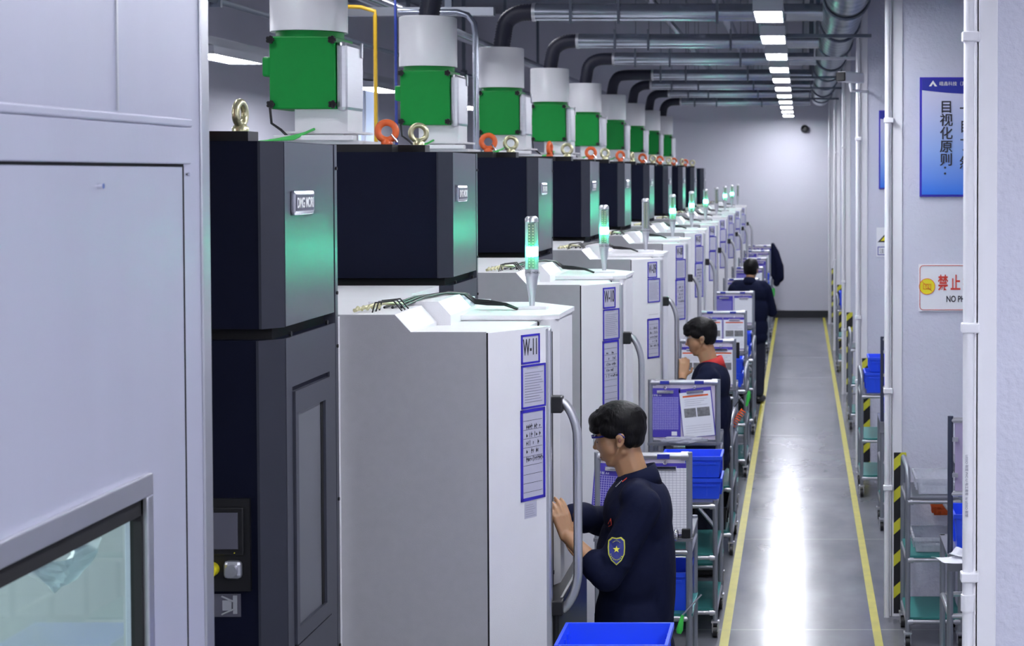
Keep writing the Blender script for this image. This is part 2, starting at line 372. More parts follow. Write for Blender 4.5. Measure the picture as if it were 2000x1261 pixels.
def sign_no_photo(y):
    r_ = empty('no_photo_sign', (.95, y, 1.80), 'white sign with red border, yellow round symbol and red Chinese characters', 'sign')
    MB().box(.695, 1.25, y - .008, y - .0005, 1.80, 2.075).build('plate', 'paper', r_)
    z0, z1, x0, x1 = 1.808, 2.067, .703, 1.242; pts = []
    for cx, cz, a0 in ((x1 - .02, z1 - .02, 0), (x0 + .02, z1 - .02, 90), (x0 + .02, z0 + .02, 180), (x1 - .02, z0 + .02, 270)):
        for a in range(0, 91, 15): pts.append((cx + .02 * math.cos(math.radians(a0 + a)), y - .009, cz + .02 * math.sin(math.radians(a0 + a))))
    MB().tube(pts + [pts[0]], .0018, 6).build('border', 'red', r_)
    MB().tube([(.745, y - .008, 1.945), (.745, y - .0105, 1.945)], .047, 32).build('symbol', 'yellow_button', r_)
    MB().ring((.745, y - .0105, 1.945), .046, .0016, 'Y').build('symbol_ring', 'coil', r_)
    sy = MB().tube([(.715, y - .011, 1.975), (.775, y - .011, 1.915)], .0015, 6)
    sy.box(.722, .768, y - .0115, y - .010, 1.928, 1.931).box(.722, .768, y - .0115, y - .010, 1.957, 1.960).box(.722, .725, y - .0115, y - .010, 1.928, 1.960).box(.765, .768, y - .0115, y - .010, 1.928, 1.960)
    sy.ring((.745, y - .011, 1.944), .010, .0012, 'Y', 16, 6).build('camera_symbol', 'coil', r_)
    for k, ch in enumerate('禁止拍照'): text('character', ch, .098, (.808 + k * .073, y - .0095, 1.93), 'red', r_, sx=.62, off=.002)
    text('lettering', 'NO PHOTOGRAPHY', .05, (.856, y - .0095, 1.855), 'ink', r_, sx=.72, off=.001)
sign_no_photo(PIER[1] - .002)
def warn_sign(y):
    r_ = empty('warning_sign', (.8, y, 1.87), 'white warning sign with black and yellow triangle on the third pier', 'sign')
    MB().box(.68, .92, y - .006, y - .0005, 1.87, 2.13).build('plate', 'paper', r_)
    MB().prism_y([(.69, 2.0), (.91, 2.0), (.8, 2.12)], y - .009, y - .005).build('triangle', 'ink', r_)
    MB().prism_y([(.715, 2.012), (.885, 2.012), (.8, 2.103)], y - .011, y - .008).build('triangle_field', 'yellow_button', r_)
    MB().box(.69, .91, y - .009, y - .005, 1.885, 1.96).build('text_border', 'blue_print', r_)
    MB().box(.697, .903, y - .010, y - .008, 1.892, 1.953).build('text_field', 'paper', r_)
    text('lettering', '注意安全', .045, (.705, y - .0105, 1.905), 'ink', r_)
warn_sign(PIER[2])
# security camera on pier 3
r_ = empty('security_camera', (.47, 14.7, 3.36), 'white box security camera on a bracket at the top of the third pier', 'security camera')
cm = MB().box(-.05, .05, -.15, .15, -.045, .045, .012)
Rm = Matrix.Rotation(math.radians(-35), 3, 'Z')
for v in cm.v: v.xyz = Rm @ v + Vector((.44, 14.72, 3.44))
cm.build('housing', 'pvc', r_)
cf = MB().box(-.046, .046, -.157, -.146, -.04, .04, .01)
for v in cf.v: v.xyz = Rm @ v + Vector((.44, 14.72, 3.44))
cf.build('front_glass', 'gap', r_)
MB().tube([(.44, 14.76, 3.40), (.45, 14.78, 3.33), (.60, 14.995, 3.33)], .014, 10).build('bracket', 'pvc', r_)
# black round speaker on the back wall
single('wall_speaker', MB().tube([(.09, YB, 3.42), (.09, YB - .1, 3.42), (.09, YB - .14, 3.42)], [.07, .07, .03], 20), 'black', 'small round black speaker high on the far back wall', 'speaker')

# ------------------------------------------------------------------ ceiling lamps
def lamp(x, y, z, L_, w_, lab, group, top=ZC):
    r_ = empty('ceiling_lamp', (x, y, z), lab, 'ceiling lamp', group)
    t_ = .008
    MB().box(x - w_ / 2, x + w_ / 2, y - L_ / 2, y + L_ / 2, z + .02, z + .07).box(x - w_ / 2, x - w_ / 2 + t_, y - L_ / 2, y + L_ / 2, z - .004, z + .02).box(x + w_ / 2 - t_, x + w_ / 2, y - L_ / 2, y + L_ / 2, z - .004, z + .02).box(x - w_ / 2, x + w_ / 2, y - L_ / 2, y - L_ / 2 + t_, z - .004, z + .02).box(x - w_ / 2, x + w_ / 2, y + L_ / 2 - t_, y + L_ / 2, z - .004, z + .02).build('housing', 'lamp_body', r_)
    MB().box(x - w_ / 2 + .008, x + w_ / 2 - .008, y - L_ / 2 + .008, y + L_ / 2 - .008, z, z + .02).build('diffuser', 'lamp_on', r_)
    for s_ in (-1, 1): MB().tube([(x, y + s_ * L_ * .35, z + .065), (x, y + s_ * L_ * .35, top)], .003, 6).build('hanging_wire', 'steel', r_)
    return r_
base = None
for k in range(-7, 11):
    y = 11.0 + 1.86 * k
    if k == -4: continue
    if k == -7: base = lamp(-.2, y, 3.62, .78, .19, 'bright white lamp above the aisle', 'row of lamps above the aisle'); o_ = base
    else: o_ = copy_tree(base, (0, 1.86 * (k + 7), 0))
    if k >= 0: o_['label'] = 'bright rectangular ceiling lamp above the aisle, %s in the row' % (ORD[k] if k else 'nearest in view, first')
    else: o_['label'] = 'white ceiling lamp above the aisle outside the picture, %s before the visible ones' % ORD[-k - 1].replace('nearest', 'last')
for i, y in enumerate((-1.0, 3.9, 9.4, 14.7, 20.1, 25.6)):
    lamp(-5.0, y, 3.60, 1.3, .3, ['white ceiling lamp behind the left booth'] * 3 and ('white ceiling lamp over the left bay, %s' % ['outside the picture nearest', 'outside the picture second', 'outside the picture third', 'beside the booth edge', 'behind the yellow pipe', 'between the green collectors far back'][i]), 'lamps over the left bay', 3.69)
for i, y in enumerate((6.3, 8.8, 11.3, 13.8, 16.3)):  # lamps added out of view to brighten the collector drums
    lamp(-2.9, y, 4.5, .6, .18, 'added white fill lamp high above the machine row, outside the picture, %s from the front' % ORD[i].replace('nearest', 'first'), 'added fill lamps above the machine row')
for i, y in enumerate((.3, 3.0)):  # two unseen lamps added to light the booth panel and near pier
    lamp(1.5, y, 3.62, 1.1, .19, 'added white fill lamp before the near right pier, outside the picture, %s' % ('behind the viewpoint', 'close to the pier')[i], 'added fill lamps over the right bay')
# long trunking for the left lamps and the dark rail with clamps
single('lamp_trunking', MB().box(-5.06, -4.94, -2.4, 30.6, 3.69, 3.76), 'lamp_body', 'long grey trunking carrying the lamps over the left bay', 'cable trunking')
r_ = empty('overhead_pipe', (-4.2, 14, 3.85), 'thin dark pipe running lengthwise below the ceiling at left', 'pipe')
MB().tube([(-4.2, Y0 + .1, 3.85), (-4.2, YB, 3.85)], .024, 8).build('pipe', 'girder', r_)
for y in (6, 9, 12.2, 15.2, 18.2, 21.2, 24.2, 27.2): MB().box(-4.24, -4.16, y, y + .04, 3.80, 3.9).box(-4.22, -4.18, y, y + .03, 3.9, ZC).build('hanger', 'girder', r_)

# ------------------------------------------------------------------ machines
def machine():
    R_ = empty('machining_center', (-1.55, 6.5, 0), None, 'machine tool', 'row of machine tools left of the aisle')
    # dark tower
    up = MB().prism([(-2.5, 5.08), (-1.62, 5.08), (-1.568, 5.145), (-1.565, 5.70), (-2.5, 5.70)], 2.135, 2.70)
    dk = [0]
    t1 = MB().prism([(-2.5, 5.08), (-1.62, 5.08), (-1.572, 5.145), (-1.572, 5.70), (-2.5, 5.70)], 2.135, 2.70).build('upper_cover', 'dark', R_)
    MB().box(-1.573, -1.565, 5.145, 5.68, 2.137, 2.698).build('side_plate', 'dark_metal', t1)
    MB().prism([(-1.624, 5.074), (-1.616, 5.074), (-1.566, 5.140), (-1.572, 5.146)], 2.135, 2.70).build('corner_strip', 'charcoal', t1)
    MB().box(-2.48, -1.60, 5.12, 5.68, 2.10, 2.136).build('gap_strip', 'gap', R_)
    MB().box(-1.64, -1.566, 5.70, 5.73, 0, 2.70).build('edge_strip', 'dark_metal', R_)
    for z in (.4, 1.0, 1.5, 2.02, 2.2, 2.62): MB().tube([(-1.566, 5.715, z), (-1.561, 5.715, z)], .006, 10).build('screw', 'black', R_)
    for y in (5.2, 5.6): MB().tube([(-1.572, y, 2.11), (-1.564, y, 2.11)], .008, 10).build('screw', 'black', R_)
    lo = MB().prism([(-2.5, 5.08), (-1.63, 5.08), (-1.572, 5.145), (-1.572, 5.70), (-2.5, 5.70)], .0, 2.10).build('lower_cover', 'dark', R_)
    MB().prism([(-1.634, 5.074), (-1.626, 5.074), (-1.566, 5.140), (-1.572, 5.146)], .0, 2.10).build('corner_strip', 'charcoal', lo)
    # metal side with a framed opening
    sp = MB()
    for a in ((5.145, 5.205, .02, 2.10), (5.62, 5.69, .02, 2.10), (5.205, 5.62, 1.945, 2.10), (5.205, 5.62, .02, 1.13)): sp.box(-1.573, -1.565, *a)
    sp.build('side_plate', 'dark_metal', lo)
    fr = MB().box(-1.572, -1.558, 5.215, 5.245, 1.14, 1.93).box(-1.572, -1.558, 5.545, 5.60, 1.14, 1.93).box(-1.572, -1.558, 5.245, 5.545, 1.86, 1.93).box(-1.572, -1.558, 5.245, 5.545, 1.14, 1.19)
    fr.build('hatch_frame', 'dark_metal', lo)
    MB().box(-1.572, -1.569, 5.245, 5.545, 1.19, 1.86).build('hatch_panel', 'tray', lo)
    MB().box(-1.5715, -1.5665, 5.52, 5.545, 1.19, 1.86).build('hatch_seal', 'gap', lo)
    # name plate
    npl = MB().box(-1.566, -1.553, 5.205, 5.425, 2.475, 2.55, .010).build('nameplate', 'chrome', R_)
    MB().box(-1.5535, -1.5515, 5.223, 5.407, 2.487, 2.538, .0008).build('plate_field', 'screen', npl)
    text('lettering', 'DMG MORI', .044, (-1.5512, 5.228, 2.497), 'vinyl', npl, '+X', sx=.80, off=.001)
    # control panel on the camera-facing side
    cp = MB().box(-1.95, -1.655, 5.066, 5.081, 1.345, 1.625).build('control_panel', 'black', R_)
    MB().box(-1.80, -1.672, 5.058, 5.067, 1.455, 1.60, .004).build('bezel', 'black', cp)
    MB().box(-1.785, -1.688, 5.055, 5.059, 1.475, 1.585).build('screen', 'screen', cp)
    MB().ell((-1.699, 5.057, 1.463), (.002, .002, .002), sub=1).build('indicator_light', 'yellow_button', cp)
    MB().box(-1.731, -1.677, 5.050, 5.067, 1.385, 1.44, .012).tube([(-1.704, 5.05, 1.412), (-1.704, 5.035, 1.412)], .018, 20).build('push_button', 'steel', cp)
    MB().tube([(-1.768, 5.066, 1.413), (-1.768, 5.03, 1.413)], .021, 20).build('emergency_button', 'yellow_button', cp)
    wl_ = MB().box(-1.80, -1.688, 5.076, 5.081, 1.265, 1.335).build('warning_label', 'screen', R_)
    MB().box(-1.742, -1.715, 5.072, 5.077, 1.285, 1.315).box(-1.71, -1.698, 5.072, 5.077, 1.275, 1.33).tube([(-1.745, 5.074, 1.272), (-1.705, 5.074, 1.29)], .003, 6).tube([(-1.745, 5.074, 1.328), (-1.705, 5.074, 1.31)], .003, 6).build('pictogram', 'label_grey', wl_)
    # lifting bars on top
    MB().box(-2.45, -1.835, 5.13, 5.24, 2.70, 2.735).build('lifting_bar', 'black', R_)
    MB().box(-2.45, -1.725, 5.30, 5.40, 2.70, 2.735).build('lifting_bar', 'black', R_)
    # white body, recessed spine and near side cover
    MB().box(-2.5, -1.59, 5.80, 7.45, 0, 2.11).build('rear_housing', 'white', R_)
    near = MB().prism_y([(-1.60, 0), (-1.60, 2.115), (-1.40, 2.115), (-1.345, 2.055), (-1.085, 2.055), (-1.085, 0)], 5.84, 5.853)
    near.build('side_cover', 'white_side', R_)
    MB().prism([(-1.60, 5.853), (-1.08, 5.853), (-.905, 6.12), (-.905, 6.14), (-1.60, 6.14)], .05, 2.050).build('front_door', 'white', R_)
    dr = [o for o in bpy.data.objects if o.parent == R_][-1]
    MB().box(-.925, -.900, 6.10, 6.135, .06, 2.045, .008).build('door_edge', 'alu', dr)
    MB().box(-1.086, -1.080, 5.846, 5.856, 0.05, 2.051).build('seam', 'gap', dr)
    hb = MB().box(-.955, -.862, 6.11, 6.17, 1.735, 1.795, .005); hb2 = MB().box(-.955, -.862, 6.11, 6.17, .995, 1.05, .005)
    hd = MB(); zt, zb = 1.775, 1.01; pth = []
    for t in range(0, 9): a = t / 8; pth.append((-.868 + .058 * (1 - (1 - a) ** 2), 6.15, zt - .15 * a ** 1.25))
    for t in range(8, -1, -1): a = t / 8; pth.append((-.868 + .058 * (1 - (1 - a) ** 2), 6.15, zb + .15 * a ** 1.25))
    hn = hd.tube(pth, .0165, 16).build('door_handle', 'alu', dr)
    hb.build('handle_bracket', 'black', dr); hb2.build('handle_bracket', 'black', dr)
    # dark slot and far body
    MB().box(-1.5, -.945, 6.14, 6.46, .0, 2.0).build('door_slot', 'gap', R_)
    MB().box(-.96, -.885, 6.16, 7.0, 0.0, 1.02, .01).build('lower_window', 'black', R_)
    MB().box(-.945, -.915, 6.165, 6.19, 1.12, 1.15).tube([(-.93, 6.2, 1.135), (-.905, 6.2, 1.135)], .008, 10).build('latch', 'black', R_)
    MB().prism([(-1.59, 6.46), (-.955, 6.46), (-.927, 6.52), (-.927, 6.88), (-1.12, 7.12), (-1.59, 7.12)], .0, 2.045).build('front_cover', 'white', R_)
    MB().box(-1.59, -1.0, 6.135, 6.47, 1.99, 2.04).build('lintel', 'white', R_)
    MB().box(-1.60, -1.30, 6.67, 7.12, 2.055, 2.075).build('roof_step', 'white', R_)
    MB().prism([(-1.60, 6.45), (-.99, 6.45), (-.925, 6.50), (-.920, 6.90), (-1.12, 7.14), (-1.60, 7.14)], 2.045, 2.062).build('roof_plate', 'white', R_)
    MB().prism_y([(-1.60, 2.04), (-1.60, 2.115), (-1.40, 2.115), (-1.345, 2.055), (-1.345, 2.04)], 5.853, 6.26).build('roof_cover', 'white', R_)
    MB().prism_y([(-1.60, 2.04), (-1.60, 2.128), (-1.34, 2.128), (-1.295, 2.078), (-1.295, 2.04)], 6.27, 6.66).build('roof_cover', 'white', R_)
    MB().tube([(-1.005, 6.449, 2.03), (-1.005, 6.44, 2.03)], .012, 14).build('plug', 'black', R_)
    # cables over the roof
    cb = MB()
    for q in range(3):
        cb.tube([(-1.50 + .03 * q, 6.1, 2.12), (-1.46 + .02 * q, 6.4, 2.136), (-1.38, 6.60 + .02 * q, 2.137), (-1.33, 6.70 + .02 * q, 2.125), (-1.29, 6.72, 2.088 + .006 * q), (-1.24, 6.70 + .02 * q, 2.085 + .005 * q), (-1.17, 6.69 + .02 * q, 2.084), (-1.12, 6.70, 2.067)], .0045 + .0012 * (q > 0), 8)
    cb.build('cable', 'black', R_)
    cp_ = MB().tube([(-1.555, 5.9, 2.125), (-1.50, 6.05, 2.14), (-1.46, 6.2, 2.125)], .007, 8)
    for q in range(5): cp_.tube([(-1.55 + .012 * q, 5.9 + .03 * q, 2.125), (-1.545 + .012 * q, 5.915 + .03 * q, 2.135)], .0065, 8)
    cp_.build('hose_fitting', 'brass', R_)
    cl = MB()
    for q in range(3):
        y = 5.93 + q * .05; cl.tube([(-1.50 + .0 * q, y, 2.115), (-1.49, y, 2.15), (-1.43, y + .02, 2.155), (-1.40, y + .02, 2.12)], .003, 6)
    cl.build('cable_clips', 'black', R_)
    return R_
def signal(lit, root_loc, delta):
    x, y = -1.071, 6.76
    R_ = empty('signal_light', (x, y, 2.062), None, 'signal light', 'signal lights on the machine roofs')
    MB().box(x - .05, x + .062, y - .03, y + .03, 2.062, 2.075, .003).build('base_plate', 'white', R_)
    MB().tube([(x, y, 2.075), (x, y, 2.11), (x, y, 2.16), (x, y, 2.20), (x, y, 2.222)], [.011, .013, .021, .026, .027], 20).build('pole', 'steel', R_)
    MB().tube([(x, y, 2.195), (x, y, 2.222)], .0272, 20).build('collar', 'alu', R_)
    text('lettering', 'DMG MORI', .012, (x - .024, y - .0278, 2.205), 'ink', R_)
    st = MB().box(x - .012, x + .012, y - .012, y + .012, 2.225, 2.405)
    s_ = st.build('led_stack', 'led_off', R_)
    d = MB()
    for q in range(15):
        for dx in (-.007, .007): d.box(x + dx - .002, x + dx + .002, y - .0135, y - .0118, 2.232 + q * .0115, 2.237 + q * .0115)
    d.build('led_dots', 'led_dot', s_)
    if lit: MB().box(x - .0185, x + .0185, y - .0165, y + .0165, 2.272, 2.312, .004).build('lit_segment', 'led_on', R_)
    MB().tube([(x, y, 2.222), (x, y, 2.41)], .0262, 20, cap=False).build('lens', 'lamp_glass', R_)
    MB().tube([(x, y, 2.41), (x, y, 2.425), (x, y, 2.433)], [.0268, .0262, .018], 20).build('cap', 'alu', R_)
    return R_
m0 = machine()
s_on = signal(True, None, None); s_off = signal(False, None, None)
for s_ in (s_on, s_off): bpy.context.view_layer.update()
ringdefs = {}
def eye(x, y, z, R, r, m, name, rot, lab, grp, hook=False):
    R_ = empty(name, (x, y, z), lab, 'lifting eye', grp)
    MB().ring((x, y, z + .02 + R), R, r, 'Y', 28, 10, rot=0).build('ring', m, R_)
    MB().tube([(x, y, z), (x, y, z + .012), (x, y, z + .025)], [.026, .026, .014], 16).build('base', m, R_)
    if hook: MB().tube([(x + .02, y - .015, z + .045), (x + .04, y - .015, z + .02), (x + .045, y - .015, z + .01)], .006, 8).build('latch', 'chrome', R_)
    R_.rotation_euler = (0, 0, rot); return R_
NM = 10
lit = [1, 1, 0, 1, 1, 1, 0, 1, 1, 0]
orot = [0, .25, .1, 1.45, .2, .5, .2, .3, .4, .2]; brot = [1.5, .35, .3, .1, .4, 1.3, .3, .4, .9, .3]
e_o = eye(-1.872, 5.185, 2.735, .040, .0155, 'orange', 'swivel_eye', 0, 'o', 'orange lifting eyes on the machine tops', True)
e_b = eye(-1.765, 5.35, 2.735, .036, .0125, 'brass', 'eye_bolt', 0, 'b', 'yellowish lifting eye bolts on the machine tops')
for k in range(NM):
    D = Vector((0, 2.5 * k, 0)); nm = ORD[k] if k else 'nearest'; nm_ = nm + (' machine from the front' if k else ' machine')
    if k == 0: o_ = m0
    else: o_ = copy_tree(m0, D)
    o_['label'] = 'dark and white machine tool with sliding door, %s in the row' % (nm if k == 0 else nm + ' from the front')
    src = s_on if lit[k] else s_off
    o_ = src if (k == 0 or (k == 2)) else copy_tree(src, D)
    if k == 2: o_.location = Vector(src.location) + D; off_loc = True
    if k > 2 and not lit[k]: o_.location = Vector(s_off.location) + Vector((0, 2.5 * (k - 2), 0))
    o_['label'] = 'slim metal signal light %s on the %s' % ('glowing green' if lit[k] else 'that is unlit', nm_)
    for src, rots, nme in ((e_o, orot, 'orange lifting eye'), (e_b, brot, 'yellowish steel lifting eye bolt')):
        o_ = src if k == 0 else copy_tree(src); o_.location = Vector(src.location) + (D if k else Vector()); o_.rotation_euler = (0, 0, rots[k])
        o_['label'] = '%s on top of the %s' % (nme, nm_)
# document holders on the doors
a0 = Vector((-1.08, 5.853)); a1 = Vector((-.905, 6.12)); dv = (a1 - a0); ln = dv.length; du = dv / ln; nn = Vector((du.y, -du.x))
def on_door(mb, t0, t1, z0, z1, out, th):
    pts = [a0 + du * t0 + nn * out, a0 + du * t1 + nn * out, a0 + du * t1 + nn * (out + th), a0 + du * t0 + nn * (out + th)]
    return mb.prism([(p.x, p.y) for p in pts], z0, z1)
def holder(kind, t0, t1, z0, z1, D, lab, full):
    c = a0 + du * t0
    R_ = empty('document_holder', (c.x, c.y, z0), lab, 'document holder', 'blue framed document holders on the machine doors')
    fw = .007 if kind < 2 else .011
    f = MB(); on_door(f, t0, t0 + fw, z0, z1, .0005, .003); on_door(f, t1 - fw, t1, z0, z1, .0005, .003); on_door(f, t0, t1, z0, z0 + fw, .0005, .003); on_door(f, t0, t1, z1 - fw, z1, .0005, .003)
    f.build('frame', 'holder_blue', R_)
    on_door(MB(), t0 + .003, t1 - .003, z0 + .003, z1 - .003, .0003, .0015).build('paper', 'paper_grey', R_)
    ang = math.atan2(du.y, du.x); q = c + nn * .0022
    if kind == 0:
        text('lettering', 'W-%02d' % (11 - full), .082, (q.x + du.x * .010, q.y + du.y * .010, z0 + .032), 'ink', R_, rotz=ang, sx=.40, off=.0012)
    elif full < 5:
        ln_ = MB()
        if kind == 1:
            for i in range(12): on_door(ln_, t0 + .018, t1 - .012 - .02 * ((i * 7) % 4) / 3, z1 - .03 - .0095 * i, z1 - .0275 - .0095 * i, .0018, .0006)
            for i in range(3): on_door(ln_, t0 + .03, t1 - .04, z1 - .016 + .003 * i, z1 - .0155 + .003 * i, .0018, .0006)
        else:
            for i in range(9): on_door(ln_, t0 + .014, t1 - .016, z0 + .03 + .032 * i, z0 + .0312 + .032 * i, .0018, .0006)
            random.seed(3 + full)
            for i in range(5):
                for jx in range(9 if i < 4 else 12):
                    if random.random() < .72:
                        h = .006 + .008 * random.random(); u = t0 + .03 + jx * .0085; zz = z1 - .066 - .029 * i
                        on_door(ln_, u, u + .002, zz - h / 2, zz + h, .0018, .0006); on_door(ln_, u - .001, u + .006, zz + h * random.random() - .003, zz + h * .6, .0018, .0004)
        ln_.build('printed_lines', 'ink_grey' if kind == 1 else 'ink', R_)
for k in range(NM):
    D = 2.5 * k; n0 = len(bpy.data.objects)
    T = [(0, .165, .262, 1.925, 2.03, 'small blue framed number plate at the top of the %s door'),
         (1, .165, .292, 1.765, 1.921, 'blue framed printed sheet below the number plate on the %s door'),
         (2, .160, .288, 1.435, 1.762, 'tall blue framed sheet with handwriting on the %s door')]
    for kd, t0, t1, z0, z1, lab in T:
        if k == 2 and kd == 2: z0, z1 = 1.40, 1.66
        a0 = Vector((-1.08, 5.853 + D)); a1 = Vector((-.905, 6.12 + D))
        holder(kd, t0, t1, z0, z1, D, lab % (ORD[k] + ' machine from the front' if k else 'nearest machine'), k)
a0 = Vector((-1.08, 5.853)); a1 = Vector((-.905, 6.12))
R_ = empty('rating_sticker', (-.98, 6.0, 1.37), 'small pale printed sticker under the document holders on the nearest door', 'sticker')
on_door(MB(), .18, .243, 1.372, 1.43, .0003, .0008).build('sheet', 'paper_grey', R_)
l_ = MB()
for i in range(6): on_door(l_, .186, .236 - .006 * (i % 3), 1.378 + .008 * i, 1.3795 + .008 * i, .0011, .0004)
l_.build('printed_lines', 'ink_grey', R_)
# crumpled plastic bag on the first roof
def crumple(c, r, seed, sub=3):
    random.seed(seed); bm = bmesh.new(); bmesh.ops.create_icosphere(bm, subdivisions=sub, radius=1)
    for v in bm.verts:
        n_ = v.co.copy(); v.co = Vector((n_.x * r[0], n_.y * r[1], n_.z * r[2])) * (1 + random.uniform(-.28, .22)) + Vector(c)
    mb = MB(); mb.frombm(bm); return mb
single('plastic_bag', crumple((-1.36, 6.80, 2.09), (.06, .05, .028), 4), 'film', 'crumpled clear plastic bag lying on the roof of the nearest machine', 'plastic bag')

# ------------------------------------------------------------------ mist collectors (each stands on the tower of a machine)
def collector():
    y0 = 7.65; q_ = .018; u_ = .022
    R_ = empty('mist_collector', (-2.19, y0 + .16, 2.70), None, 'mist collector', 'green mist collectors on the machine tops')
    MB().box(-2.34, -1.98, y0 - .03, y0 + .36, 2.735, 2.752).box(-2.36, -2.0, y0 - .06, y0 + .0, 2.752, 2.775, .004).build('base_plate', 'white', R_)
    MB().box(-2.34, -2.01, y0 + .02, y0 + .34, 2.785, 2.795).box(-2.29, -2.05, y0 + .04, y0 + .30, 2.795, 2.897).box(-2.31, -2.07, y0 + .04, y0 + .30, 2.752, 2.785).build('plinth', 'white', R_)
    MB().box(-2.392, -2.094, y0, y0 + .31, 2.895, 3.222, .006).build('body', 'green', R_)
    MB().box(-2.094, -2.045, y0 + .004, y0 + .312, 2.885, 3.20, .020).build('side_door', 'steel', R_)
    MB().box(-2.047, -2.036, y0 + .25, y0 + .27, 3.14, 3.21, .003).build('latch', 'steel', R_)
    MB().box(-2.425, -2.387, y0 + .0, y0 + .12, 3.04, 3.13, .01).build('terminal_box', 'green', R_)
    for x in (-2.382, -2.104):
        for z in (2.915, 3.205):
            kb = MB()
            kb.tube([(x, y0, z), (x, y0 - .022, z)], .013, 12)
            for q in range(5): a = q * 2 * PI / 5; kb.tube([(x + .011 * math.cos(a), y0 - .008, z + .011 * math.sin(a)), (x + .011 * math.cos(a), y0 - .022, z + .011 * math.sin(a))], .008, 8)
            kb.build('knob', 'black', R_)
    MB().tube([(-2.25, y0 + .155, 3.22), (-2.25, y0 + .155, 3.262)], .152, 40).build('neck', 'green', R_)
    MB().tube([(-2.255, y0 + .155, 3.250), (-2.255, y0 + .155, 3.545), (-2.255, y0 + .155, 3.55)], [.173, .173, .165], 48).build('drum', 'white', R_)
    MB().tube([(-2.39, y0 - .003, 2.91), (-2.38, y0 - .01, 2.83), (-2.34, y0 + .0, 2.80), (-2.30, y0 - .02, 2.765)], .006, 8).build('power_cable', 'black', R_)
    g = MB()
    for q in range(3): g.tube([(-2.42 - .04 * q, y0 - .10 + .015 * q, 2.735), (-2.36, y0 - .09 + .01 * q, 2.752), (-2.26, y0 - .08, 2.758 + .006 * q), (-2.22, y0 - .04, 2.785), (-2.20, y0 + .03, 2.805)], .006, 8)
    g.build('green_cable', 'cable_green', R_)
    return R_
c0 = collector()
for k in range(9):
    o_ = c0 if k == 0 else copy_tree(c0, (0, 2.5 * k, 0))
    o_['label'] = 'green and white drum topped mist collector, %s in the row' % (ORD[k] + ' from the front' if k else 'nearest and largest')
# exhaust ducts
def ribbed(path, r, per=.018):
    P = [Vector(p) for p in path]
    # smooth path by Catmull-Rom
    out = []
    for i in range(len(P) - 1):
        p0 = P[max(0, i - 1)]; p1 = P[i]; p2 = P[i + 1]; p3 = P[min(len(P) - 1, i + 2)]
        n_ = max(3, int((p2 - p1).length / per * 2))
        for q in range(n_):
            t = q / n_; out.append(.5 * ((2 * p1) + (p2 - p0) * t + (2 * p0 - 5 * p1 + 4 * p2 - p3) * t * t + (3 * p1 - p0 - 3 * p2 + p3) * t ** 3))
    out.append(P[-1]); return out, [r + (.004 if i % 2 else -.002) for i in range(len(out))]
ZD = 3.80
for k in range(9):
    y = 7.805 + 2.5 * k; X = -2.25
    R_ = empty('exhaust_duct', (X, y, 3.55), 'silver exhaust duct with black hose, rising from the %s green collector' % (ORD[k] if k else 'nearest'), 'duct', 'exhaust ducts crossing above the machines')
    ex = [0, .0, 0, 0, .05, .24, .0, .05, .05][k]; zd = ZD - (.03 if k in (5, 8) else 0) + .01 * (k % 3)
    p, rr_ = ribbed([(X, y, 3.545), (X + .01, y, 3.62), (X + .04, y, zd - .07), (X + .13, y, zd - .01), (X + .24 + ex, y, zd)], .062)
    MB().tube(p, rr_, 16).build('flexible_hose', 'black_rubber', R_)
    MB().tube([(X + .235 + ex, y, zd), (.172, y, zd)], .066, 24).build('pipe', 'duct', R_)
    MB().tube([(X + .235 + ex, y, zd), (X + .26 + ex, y, zd)], .070, 24).build('collar', 'steel', R_)
    for x in (-1.72 + .06 * (k % 2), -1.36, -.62):
        MB().ring((x, y, zd), .069, .006, 'X', 24, 6).box(x - .01, x + .01, y - .075, y - .065, zd - .09, zd + .10).tube([(x, y, zd + .07), (x, y, ZC)], .004, 6).build('hanger', 'girder', R_)
# main trunk duct
R_ = empty('trunk_duct', (.30, 20, 3.84), 'large ribbed silver trunk duct running under the ceiling beside the piers', 'duct')
p = []; rr_ = []
n_ = 420
for i in range(n_ + 1):
    y = 6.5 + 21 * i / n_; p.append((.33, y, 3.86)); rr_.append(.138 + .022 * (1 - abs((i % 6) / 3 - 1)) ** .6)
MB().tube(p, rr_, 24).build('duct', 'trunk', R_)
for y in range(8, 28, 2): MB().ring((.33, y, 3.86), .165, .012, 'Y', 24, 6).tube([(.16, y, 3.86), (.16, y, ZC)], .008, 6).tube([(.50, y, 3.86), (.50, y, ZC)], .008, 6).build('hanger', 'girder', R_)
# dark lengthwise rail right of the lamps, cross rails
R_ = empty('steel_rail', (.06, 18, 3.7), 'dark steel rail hung lengthwise beside the aisle lamps', 'rail')
MB().box(.04, .08, 8, 30.6, 4.02, 4.08).build('rail', 'girder', R_)
for y in range(9, 31, 3): MB().box(.045, .075, y, y + .03, 4.08, ZC).build('hanger', 'girder', R_)
for i, y in enumerate((12.9, 15.6, 18.4, 21.0, 23.6)):
    single('cross_bar', MB().box(-.2, .545, y, y + .04, 3.64 + .015 * (i % 2), 3.665 + .015 * (i % 2)).box(.13, .145, y, y + .015, 3.66, ZC), 'steel' if i == 1 else 'girder', 'thin steel bar crossing under the trunk duct, %s from the front' % ORD[i].replace('nearest', 'first'), 'bar', 'bars under the trunk duct')
